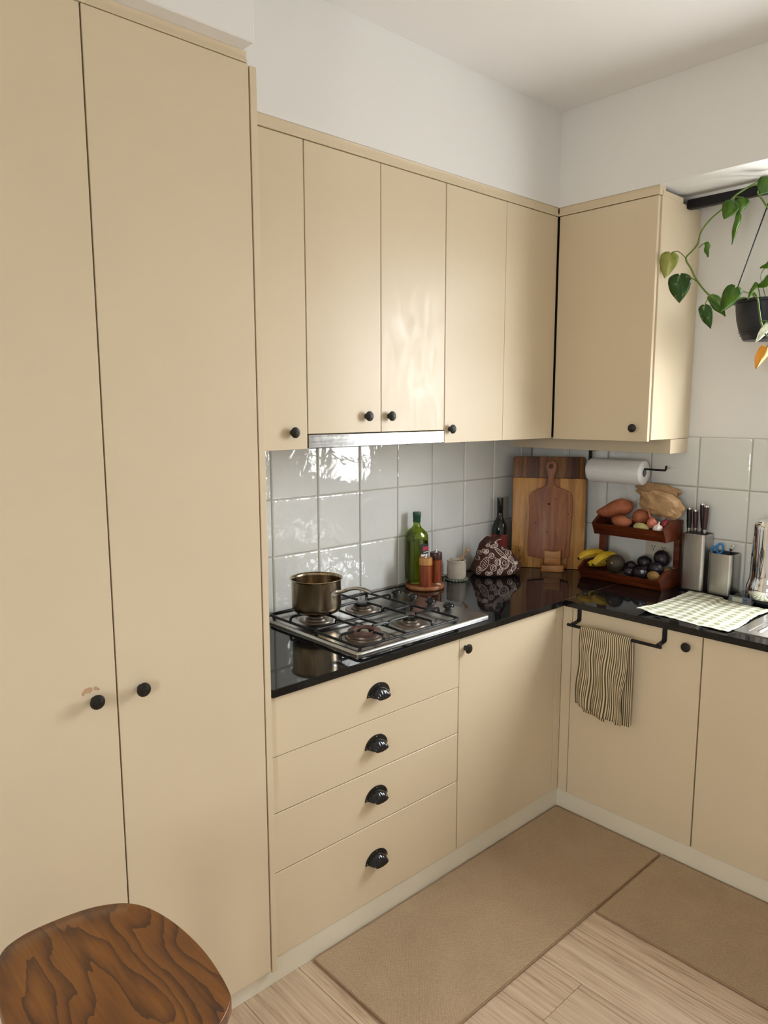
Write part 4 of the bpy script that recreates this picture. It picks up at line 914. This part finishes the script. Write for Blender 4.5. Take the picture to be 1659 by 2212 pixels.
# ------------------------------------------------------------------ utensil canister
p = steel_box('utensil_canister', 'short brushed steel utensil canister next to the knife block', 'canister', .942, 1.042, -.088, .004, 1.0755, .150)
o = thing('scissors', 'blue-handled scissors standing in the steel canister', 'scissors', (.965, -.05, .93))
for dx, dz, th in ((-.008, -.010, .0), (.012, .004, .12)):
    pts = []
    for i in range(16):
        a_ = 2 * PI * i / 16; pts.append((.962 + dx + .011 * math.cos(a_) + .010 * math.sin(a_) * th, -.052 + .004 * math.cos(a_), 1.087 + dz + .021 * math.sin(a_)))
    obj('handle_loop', G().tube(pts, .0048, 8, True), 'blue_plastic', o, 60)
obj('blades', G().tube([(.960, -.052, 1.064), (.966, -.045, 1.00), (.972, -.040, .931)], [.006, .007, .002], 8, sx=.4), 'steel_small', o, 60)
o = thing('utensil', 'steel corkscrew-like utensil leaning in the canister', 'utensil', (1.01, -.04, .93))
obj('shaft', G().tube([(1.000, -.035, .931), (1.012, -.045, 1.02), (1.019, -.050, 1.092)], .0042, 8), 'chrome', o, 60)
obj('head', G().tube([(1.019, -.050, 1.090), (1.021, -.052, 1.102)], [.0075, .0085], 10).tube([(1.017, -.050, 1.102), (1.014, -.048, 1.116)], .003, 8).tube([(1.025, -.053, 1.102), (1.031, -.055, 1.117)], .003, 8).tube([(1.021, -.052, 1.100), (1.022, -.060, 1.112)], .003, 8), 'chrome', o, 60)

# ------------------------------------------------------------------ kitchen scale with chrome canister
p = thing('kitchen_scale', 'dark kitchen scale with a small grey display panel under the chrome canister', 'scale', (1.17, -.09, .9))
obj('scale_body', G().prism(rrect(1.062, 1.290, -.137, .004, .022, 5), lambda a_, b_, q: Vector((a_, b_, q)), .9003, .926, .005), 'scale_glass', p, 40)
qd = lambda x0, x1, t0, t1, off: G().prism([(x0, t0), (x1, t0), (x1, t1), (x0, t1)], lambda a_, b_, q: Vector((a_ + .012 * (1 - b_), -.1395 - .026 * (1 - b_) - q * .55, .9275 - .0245 * (1 - b_) + q * .8)), off, off + .0012)
pn = obj('display_panel', qd(1.058, 1.142, 0, 1, 0), 'panel_grey', p, 0)
obj('lcd', qd(1.070, 1.108, .22, .78, .0012), 'lcd', pn, 0)
obj('button', G().sphere((1.1245, -.1495, .9225), .006, .004, .004, 10, 6), 'blue_plastic', pn); obj('button', G().sphere((1.128, -.1585, .9135), .005, .003, .0035, 10, 6), 'blue_plastic', pn)
obj('panel_wedge', G().prism([(-.139, .9005), (-.1665, .9005), (-.1665, .903), (-.1395, .9270)], lambda a_, b_, q: Vector((q, a_, b_)), 1.060, 1.156), 'scale_glass', p, 0)
p = thing('chrome_canister', 'tall polished chrome canister with a flared foot at the right edge', 'canister', (1.178, -.073, .9265))
obj('body', G().lathe([(0, .9265), (.078, .9265), (.0795, .930), (.080, .962), (.079, .972), (.074, .988), (.0705, 1.003), (.0695, 1.018), (.0670, 1.200), (.0665, 1.214), (.064, 1.222), (.060, 1.2255)], 64, (1.178, -.073, 0)), 'chrome', p, 35)
obj('lid', G().lathe([(.0595, 1.2255), (.057, 1.2295), (.045, 1.232), (.030, 1.2325), (.026, 1.236), (.016, 1.2385), (0, 1.239)], 48, (1.178, -.073, 0)), 'chrome', p, 35)

# ------------------------------------------------------------------ gingham cloth
CX0, CX1, CY0, CY1 = .884, 1.228, -.556, -.106
def cloth(u, v_):
    x_ = CX0 + (CX1 - CX0) * u; y_ = CY0 + (CY1 - CY0) * v_
    x_ += .018 * math.sin(v_ * PI) * (u - .5) * 0 + (-.012 * (1 - v_) * u * 0) + .006 * math.sin(v_ * 7) * u
    y_ += .010 * math.sin(u * 5 + .4) * (1 - v_) - .020 * u * v_ + .022 * (1 - v_) * math.sin(PI * u) * .4
    q_ = min(1, max(0, (u - .36) / .16)); y_ -= .052 * q_ * q_ * (3 - 2 * q_) * v_
    z = .9022 + .0035 * (noise.noise(Vector((x_ * 14, y_ * 14, 1))) + .6) + .0022 * noise.noise(Vector((x_ * 45, y_ * 45, 4)))
    z += .012 * math.exp(-((u - .02) ** 2 / .012 + (v_ - .02) ** 2 / .03)) + .004 * max(0, v_ - .86) / .14 * (.4 + .6 * math.sin(u * 4.2) ** 2)
    if u > .93: z += .002
    return Vector((x_, y_, max(z, .9018)))
NU, NV = 54, 66
g = G().grid(cloth, NU, NV); top = len(g.v); uvs = [(i / NU * (CX1 - CX0), j / NV * (CY1 - CY0)) for j in range(NV + 1) for i in range(NU + 1)]
g.add([q - Vector((0, 0, .0016)) for q in g.v[:top]], [tuple(reversed(f_)) for f_ in g.f]); uvs += uvs
bd_ = [i for i in range(NU + 1)] + [j * (NU + 1) + NU for j in range(1, NV + 1)] + [NV * (NU + 1) + i for i in range(NU - 1, -1, -1)] + [j * (NU + 1) for j in range(NV - 1, 0, -1)]
for i in range(len(bd_)): a_, b_ = bd_[i], bd_[(i + 1) % len(bd_)]; g.f.append((a_, b_, b_ + top, a_ + top))
tag(obj('gingham_cloth', g, 'gingham', None, 70, (0, 0, 0), uvs), 'green and white gingham cloth spread on the worktop beside the sink', 'cloth')

# ------------------------------------------------------------------ sink
p = thing('sink', 'stainless steel sink with a ribbed drainer at the right edge', 'sink', (1.65, -.30, .9))
x0, x1, y0, y1 = SK
def ring_mesh(loops):
    n = len(loops[0]); v = [q for l in loops for q in l]; f = [(k * n + j, k * n + (j + 1) % n, (k + 1) * n + (j + 1) % n, (k + 1) * n + j) for k in range(len(loops) - 1) for j in range(n)]; return v, f, n
def rl_(x0, x1, y0, y1, r_, z): return [Vector((a_, b_, z)) for a_, b_ in rrect(x0, x1, y0, y1, r_, 5)]
g = G()
outer_ = rl_(x0, x1, y0, y1, .02, 0)
# rim plate: drainer field (sunken) and bowl hole are separate loops stitched by boxes of the rim
for q in ((x0, x0 + .035, y0, y1), (1.585, 1.60, y0, y1), (x1 - .03, x1, y0, y1), (x0 + .035, 1.585, y0, y0 + .035), (x0 + .035, 1.585, y1 - .035, y1), (1.60, x1 - .03, y0, HX[2]), (1.60, x1 - .03, HX[3], y1)): g.box(*q, .9003, .9034)
obj('rim', g, 'steel_brushed', p, 0)
dr = obj('drainer', bx(x0 + .034, 1.586, y0 + .034, y1 - .034, .9002, .9012), 'steel_brushed', p, 0)
for i in range(7):
    xx = x0 + .062 + i * .044; obj('ridge', G().tube([(xx, y0 + .052, .9012), (xx, y0 + .062, .9022), (xx, y1 - .062, .9022), (xx, y1 - .052, .9012)], [.003, .0075, .0075, .003], 8, sx=1.0).xf(Matrix.Translation((0, 0, .9012)) @ Matrix.Diagonal((1, 1, .35, 1)) @ Matrix.Translation((0, 0, -.9012))), 'steel_brushed', dr, 50)
v, f, n = ring_mesh([rl_(HX[0], HX[1], HX[2], HX[3], .05, .9034), rl_(HX[0] + .006, HX[1] - .006, HX[2] + .006, HX[3] - .006, .05, .898), rl_(HX[0] + .012, HX[1] - .012, HX[2] + .012, HX[3] - .012, .05, .76), rl_(HX[0] + .04, HX[1] - .04, HX[2] + .04, HX[3] - .04, .05, .74)])
f.append(tuple(3 * n + j for j in range(n))); obj('bowl', G().add(v, f), 'steel_brushed', p, 50)

# ------------------------------------------------------------------ towel rail and striped towel
p = thing('towel_rail', 'black metal towel rail hooked over the base cabinet door', 'towel rail', (.83, -.62, .815))
BYr, BZr = -.634, .8145
obj('bar', G().tube([(.639, BYr, BZr), (1.029, BYr, BZr)], .0062, 14), 'satin_black', p, 40)
for xx in (.6525, 1.0075):
    out = [(-F - .0008, .8740), (-F - .0034, .8740), (-F - .0034, .832), (-F - .0085, .8265), (BYr - .002, .8215), (BYr + .004, .8180), (-F - .0065, .8235), (-F - .0008, .8295)]
    obj('hook', G().prism(out, lambda a_, b_, q: Vector((q, a_, b_)), xx, xx + .0175, 0), 'satin_black', p, 0)
TX0, TX1 = .7015, .9135
def BOT(u): return .5080 - .034 * u ** .8 + .003 * math.sin(u * 9)
def towel(layer):
    """sheet over the bar: s runs up the back, over the bar and down the front"""
    def fn(u, v_):
        bot_f = BOT(u)
        bot_b = .4700
        Lb = BZr - bot_b; Lf = BZr - bot_f; rr = .0085; arc = PI * rr; s_ = v_ * (Lb + Lf + arc)
        wv = .0045 * math.sin(u * 19 + 1.0) + .0028 * math.sin(u * 43)
        if s_ < Lb: h = Lb - s_; y_ = BYr + rr; z_ = BZr - h; amp = min(1, h / .12); y_ += (.006 * amp + wv * .35 * amp) if True else 0
        elif s_ < Lb + arc: a_ = (s_ - Lb) / rr; y_ = BYr + rr * math.cos(a_); z_ = BZr + rr * math.sin(a_)
        else: h = s_ - Lb - arc; z_ = BZr - h; amp = min(1, h / .10); y_ = BYr - rr - amp * (.004 + .004 * h / .3) + wv * amp * (1 + h * 1.5)
        f_ = max(0, (BZr - z_)) if s_ > Lb else 0
        wd = 1 + .0 * f_
        x_ = TX0 + (TX1 - TX0) * u - .010 * f_ / .33 * (1 - u) + .004 * math.sin(z_ * 30 + u * 6) * min(1, f_ / .1)
        if s_ <= Lb: x_ = TX0 + .012 + (TX1 + .002 - TX0 - .012) * u
        elif u > .8: x_ -= (u - .8) / .2 * .022 * min(1, f_ / .25)
        return Vector((x_, y_, z_))
    return fn
NU, NV = 72, 70
g = G().grid(towel(0), NU, NV); uvs = [(i / NU * (TX1 - TX0), j / NV * .7) for j in range(NV + 1) for i in range(NU + 1)]
p = thing('tea_towel', 'cream and olive striped tea towel draped over the black rail', 'towel', (.81, BYr, .65))
tw = obj('cloth_sheet', g, 'towel_stripe', p, 80, None, uvs)
sm = tw.modifiers.new('thickness', 'SOLIDIFY'); sm.thickness = .0016; sm.offset = 0
def under(u, v_):     # inner folded layer peeping out below the left part of the front
    uu = .08 + .52 * u; x_ = TX0 + (TX1 - TX0) * uu - .007 * (1 - uu); zb = BOT(uu) - .013 * min(1, u * 6); z_ = zb + (.06) * (1 - v_)
    return Vector((x_, BYr - .0100 + .0045 * math.sin(uu * 19 + 1.0) * .8, z_))
g = G().grid(under, 40, 8); uvs = [(i / 40 * .110 + .003, j / 8 * .07) for j in range(9) for i in range(41)]
q = obj('inner_fold', g, 'towel_stripe', p, 80, None, uvs); sm = q.modifiers.new('thickness', 'SOLIDIFY'); sm.thickness = .0014

# ------------------------------------------------------------------ rugs
def rug(label, x0, x1, y0, y1):
    p = thing('kitchen_rug', label, 'rug', ((x0 + x1) / 2, (y0 + y1) / 2, 0), 'woven kitchen runners')
    obj('woven_mat', bx(x0 + .003, x1 - .003, y0 + .003, y1 - .003, .0003, .0060), 'rug_weave', p, 0)
    obj('binding', G().tube([(a_, b_, .0038) for a_, b_ in rrect(x0, x1, y0, y1, .006, 3)], .0034, 8, True, sx=1.0), 'rug_binding', p, 60)
rug('woven beige runner on the floor in front of the drawers', .588, 1.046, -1.870, -.594)
rug('woven beige runner on the floor in front of the sink cabinets', 1.0545, 2.30, -1.050, -.592)

# ------------------------------------------------------------------ stool
SZ = .700
p = thing('stool', 'dark wooden stool with a smooth rounded seat at the lower left', 'stool', (1.075, -2.66, 0))
op = [(1.283, -2.575), (1.255, -2.535), (1.2254, -2.519), (1.1289, -2.5058), (1.0316, -2.5088), (.955, -2.5240), (.9080, -2.5470), (.8780, -2.5830), (.8599, -2.6325), (.8530, -2.7104), (.8620, -2.7550), (.8805, -2.7781), (.925, -2.800), (1.047, -2.816), (1.160, -2.812), (1.235, -2.795), (1.280, -2.750), (1.300, -2.690), (1.298, -2.630)]
cl = [Vector((a_, b_, 0)) for a_, b_ in op]; sm_ = bez([cl[-1]] + cl + [cl[0], cl[1]], 5)[5:-5]; out = [(q.x, q.y) for q in sm_][:-1]
c0 = Vector((1.075, -2.66)); rings = []
for (s_, z) in ((.93, SZ - .034), (.985, SZ - .030), (1.0, SZ - .022), (1.0, SZ - .004), (.9975, SZ - .001), (.993, SZ), (.80, SZ - .001), (.45, SZ - .002), (.02, SZ - .002)): rings.append([Vector((c0.x + (a_ - c0.x) * s_, c0.y + (b_ - c0.y) * s_, z)) for a_, b_ in out])
v, f, n = ring_mesh(rings); f.append(tuple(range(n))[::-1]); f.append(tuple((len(rings) - 1) * n + j for j in range(n)))
obj('seat', G().add(v, f), 'stool_wood', p, 50)
for sx_ in (-1, 1):
    for sy_ in (-1, 1): obj('leg', G().tube([(1.075 + sx_ * .14, -2.66 + sy_ * .085, SZ - .034), (1.075 + sx_ * .185, -2.66 + sy_ * .125, .0005)], [.021, .016], 14), 'stool_wood', p, 60)
for sy_ in (-1, 1): obj('stretcher', G().tube([(1.075 - .168, -2.66 + sy_ * .111, .25), (1.075 + .168, -2.66 + sy_ * .111, .25)], .010, 10), 'stool_wood', p, 60)
for sx_ in (-1, 1): obj('stretcher', G().tube([(1.075 + sx_ * .172, -2.66 - .113, .21), (1.075 + sx_ * .172, -2.66 + .113, .21)], .010, 10), 'stool_wood', p, 60)

# ------------------------------------------------------------------ hanging rail, planter and pothos
RY, RZ = -.100, 2.468
p = thing('hanging_rail', 'black rail under the bulkhead that carries the hanging plant', 'rail', (2.0, RY, RZ))
obj('rail_bar', bx(.7845, XR - .002, RY - .016, RY + .016, RZ - .018, RZ + .018, bev=.004), 'satin_black', p, 40)
for xx in (1.45, 2.5, 3.4): obj('bracket', bx(xx - .012, xx + .012, RY - .012, RY + .012, RZ + .018, 2.504), 'satin_black', p, 0)
PC = Vector((1.098, -.100, 0)); PZ = 2.066     # pot axis, rim height
p = thing('hanging_planter', 'dark navy plastic hanging planter under the black rail', 'planter', (PC.x, PC.y, PZ))
Hp = .148
pp = [(0, PZ - Hp), (.062, PZ - Hp), (.066, PZ - Hp + .004), (.082, PZ - .105), (.090, PZ - .075), (.0955, PZ - .035), (.0970, PZ - .012), (.1055, PZ - .010), (.1070, PZ - .004), (.1065, PZ), (.098, PZ), (.094, PZ - .012), (.088, PZ - .05), (0, PZ - .05)]
po_ = obj('pot', G().lathe(pp, 48, (PC.x, PC.y, 0)), 'pot_plastic', p, 35)
for z_, r_ in ((PZ - .118, .0795), (PZ - .108, .0815), (PZ - .128, .0755)): obj('rib', G().tube([(PC.x + r_ * math.cos(2 * PI * i / 40), PC.y + r_ * math.sin(2 * PI * i / 40), z_) for i in range(40)], .0012, 6, True), 'pot_plastic', po_, 60)
obj('soil', G().lathe([(.0905, PZ - .028), (.05, PZ - .022), (0, PZ - .02)], 30, (PC.x, PC.y, 0)), 'soil', p, 60)
hk = Vector((PC.x, PC.y, RZ - .024))
for i, an in enumerate((218, 338, 98)):
    e = Vector((PC.x + .108 * math.cos(R(an)), PC.y + .108 * math.sin(R(an)), PZ - .002))
    obj('cord', G().tube([e + Vector((0, 0, .012)), hk], .0026, 6), 'satin_black', p)
    t_ = Vector((-math.sin(R(an)), math.cos(R(an)), 0)); obj('clip', G().tube([e - t_ * .006 + Vector((0, 0, -.010)), e - t_ * .004, e + Vector((0, 0, .013)), e + t_ * .004, e + t_ * .006 + Vector((0, 0, -.010))], .0022, 6), 'satin_black', p)
obj('hook', G().tube([(PC.x, PC.y, RZ - .026), (PC.x, PC.y - .019, RZ - .014), (PC.x, PC.y - .020, RZ + .014), (PC.x, PC.y - .010, RZ + .021), (PC.x, PC.y + .010, RZ + .021)], .0016, 6), 'satin_black', p)

LEAFN = 0
plant = thing('pothos_plant', 'trailing pothos with green and variegated leaves spilling from the hanging planter', 'plant', (PC.x, PC.y, PZ - .02))
def leaf(base, tip, wd, nrm, mt, cup_=.12, droop=.06, pet=None):
    base, tip, nrm = Vector(base), Vector(tip), Vector(nrm); ax = tip - base; L = ax.length; ax.normalize(); sd_ = ax.cross(nrm).normalized(); nn = sd_.cross(ax).normalized()
    prof = [(-.10, .50), (-.04, .78), (.05, .94), (.18, 1.0), (.34, .96), (.52, .82), (.70, .58), (.85, .32), (.95, .12), (1.0, .0)]
    g = G()
    def fn(u, v_):
        k = v_ * (len(prof) - 1); i = min(int(k), len(prof) - 2); q = k - i; a_ = prof[i][0] * (1 - q) + prof[i + 1][0] * q; w_ = prof[i][1] * (1 - q) + prof[i + 1][1] * q
        s_ = u * 2 - 1
        if a_ < .05: a_ = a_ + (.10 if abs(s_) < .25 else 0) * (.05 - a_) / .15      # notch of the heart
        return base + ax * (a_ * L) + sd_ * (s_ * w_ * wd / 2) - nn * ((abs(s_) ** 1.6) * cup_ * wd - cup_ * .2 * wd) - nn * droop * L * max(a_, 0) ** 2 + nn * .004 * math.sin(a_ * 9) * abs(s_)
    g.grid(fn, 8, 14)
    o = obj('leaf', g, mt, plant, 70, base)
    sm = o.modifiers.new('thickness', 'SOLIDIFY'); sm.thickness = .0007
    if pet: obj('petiole', G().tube(bez([Vector(q) for q in pet] + [base], 4), .0018, 6), 'stem_green', o, 60)
    return o
VA = [(1.085, -.14, 2.045), (1.062, -.185, 2.070), (1.041, -.22, 2.062), (1.009, -.25, 2.062), (.97, -.27, 2.078), (.924, -.28, 2.134), (.897, -.285, 2.185), (.877, -.29, 2.224), (.894, -.28, 2.25), (.912, -.275, 2.275), (.921, -.27, 2.317), (.951, -.26, 2.36), (.996, -.25, 2.396), (1.02, -.24, 2.426), (1.048, -.20, 2.460), (1.085, -.150, 2.490), (1.12, -.128, 2.4925), (1.16, -.150, 2.47)]
VB = [(1.112, -.135, 2.480), (1.108, -.18, 2.455), (1.1, -.23, 2.429), (1.117, -.23, 2.4), (1.132, -.21, 2.37), (1.154, -.16, 2.329), (1.16, -.13, 2.22), (1.14, -.11, 2.05)]
VC = [(1.09, -.13, 2.045), (1.088, -.19, 2.088), (1.125, -.238, 2.060), (1.144, -.26, 2.008), (1.154, -.265, 1.969), (1.174, -.27, 1.925), (1.196, -.26, 1.899), (1.19, -.262, 1.885)]
for q in (VA, VB, VC): obj('stem', G().tube(bez(q, 6), .0034, 8), 'stem_green', plant, 60)
fc = (.79, -.55, .12)
leaf((.820, -.300, 2.247), (.803, -.300, 2.160), .070, (.6, -.7, .2), 'leaf_lime', pet=[(.877, -.29, 2.225), (.851, -.295, 2.252), (.830, -.30, 2.254)])
leaf((.866, -.310, 2.160), (.872, -.312, 2.061), .083, (.45, -.85, .1), 'leaf_dark', pet=[(.924, -.28, 2.134), (.893, -.29, 2.155)])
leaf((1.030, -.270, 2.400), (1.002, -.272, 2.346), .060, (.4, -.85, .2), 'leaf_green', pet=[(1.02, -.24, 2.426), (1.028, -.255, 2.415)])
leaf((1.050, -.220, 2.418), (1.032, -.222, 2.364), .046, (.7, -.7, .2), 'leaf_green', pet=[(1.02, -.24, 2.424), (1.036, -.23, 2.425)])
leaf((1.044, -.240, 2.361), (1.030, -.240, 2.259), .024, (.7, -.6, .1), 'leaf_green', .3, .12)
leaf((.945, -.260, 2.275), (.952, -.260, 2.224), .026, (.8, -.4, .1), 'leaf_green', .4, .1, pet=[(.918, -.275, 2.259), (.928, -.265, 2.273)])
leaf((1.130, -.200, 2.476), (1.111, -.235, 2.420), .070, (.5, -.8, .35), 'leaf_green', pet=[(1.048, -.20, 2.46), (1.09, -.195, 2.468)])
leaf((1.053, -.260, 2.098), (1.007, -.262, 2.016), .063, (.5, -.8, .3), 'leaf_green', .22, pet=[(1.085, -.15, 2.05), (1.089, -.19, 2.078), (1.072, -.235, 2.088)])
leaf((.956, -.220, 2.087), (1.012, -.222, 2.010), .050, (.75, -.6, .2), 'leaf_green', .2, pet=[(.98, -.262, 2.075), (.966, -.24, 2.082)])
leaf((.954, -.280, 2.043), (.985, -.282, 1.961), .048, (.55, -.8, .2), 'leaf_dark', .25, pet=[(.971, -.27, 2.077), (.960, -.275, 2.065)])
leaf((1.151, -.200, 2.188), (1.112, -.202, 2.171), .030, (.5, -.6, .6), 'leaf_green', .3, pet=[(1.12, -.12, 2.05), (1.115, -.17, 2.11), (1.116, -.19, 2.150)])
leaf((1.159, -.220, 2.129), (1.109, -.222, 2.100), .044, (.5, -.6, .6), 'leaf_green', .25, pet=[(1.13, -.12, 2.05), (1.15, -.17, 2.10)])
leaf((1.118, -.235, 2.108), (1.092, -.240, 2.052), .018, (.6, -.7, .1), 'leaf_green', .3, pet=[(1.10, -.13, 2.05), (1.11, -.19, 2.095)])
leaf((1.189, -.280, 1.958), (1.146, -.282, 1.895), .030, (.6, -.7, .2), 'leaf_white', .2, pet=[(1.154, -.265, 1.972), (1.172, -.27, 1.972)])
leaf((1.177, -.260, 1.874), (1.148, -.262, 1.803), .042, (.6, -.75, .0), 'leaf_dead', .5, .05, pet=[(1.19, -.262, 1.887), (1.182, -.262, 1.885)])
leaf((1.155, -.130, 2.150), (1.190, -.150, 2.110), .050, (.5, -.6, .6), 'leaf_green', pet=[(1.12, -.10, 2.05), (1.13, -.11, 2.11)])
leaf((1.160, -.060, 2.130), (1.220, -.080, 2.080), .060, (.5, -.6, .6), 'leaf_dark', pet=[(1.12, -.09, 2.05), (1.13, -.07, 2.10)])
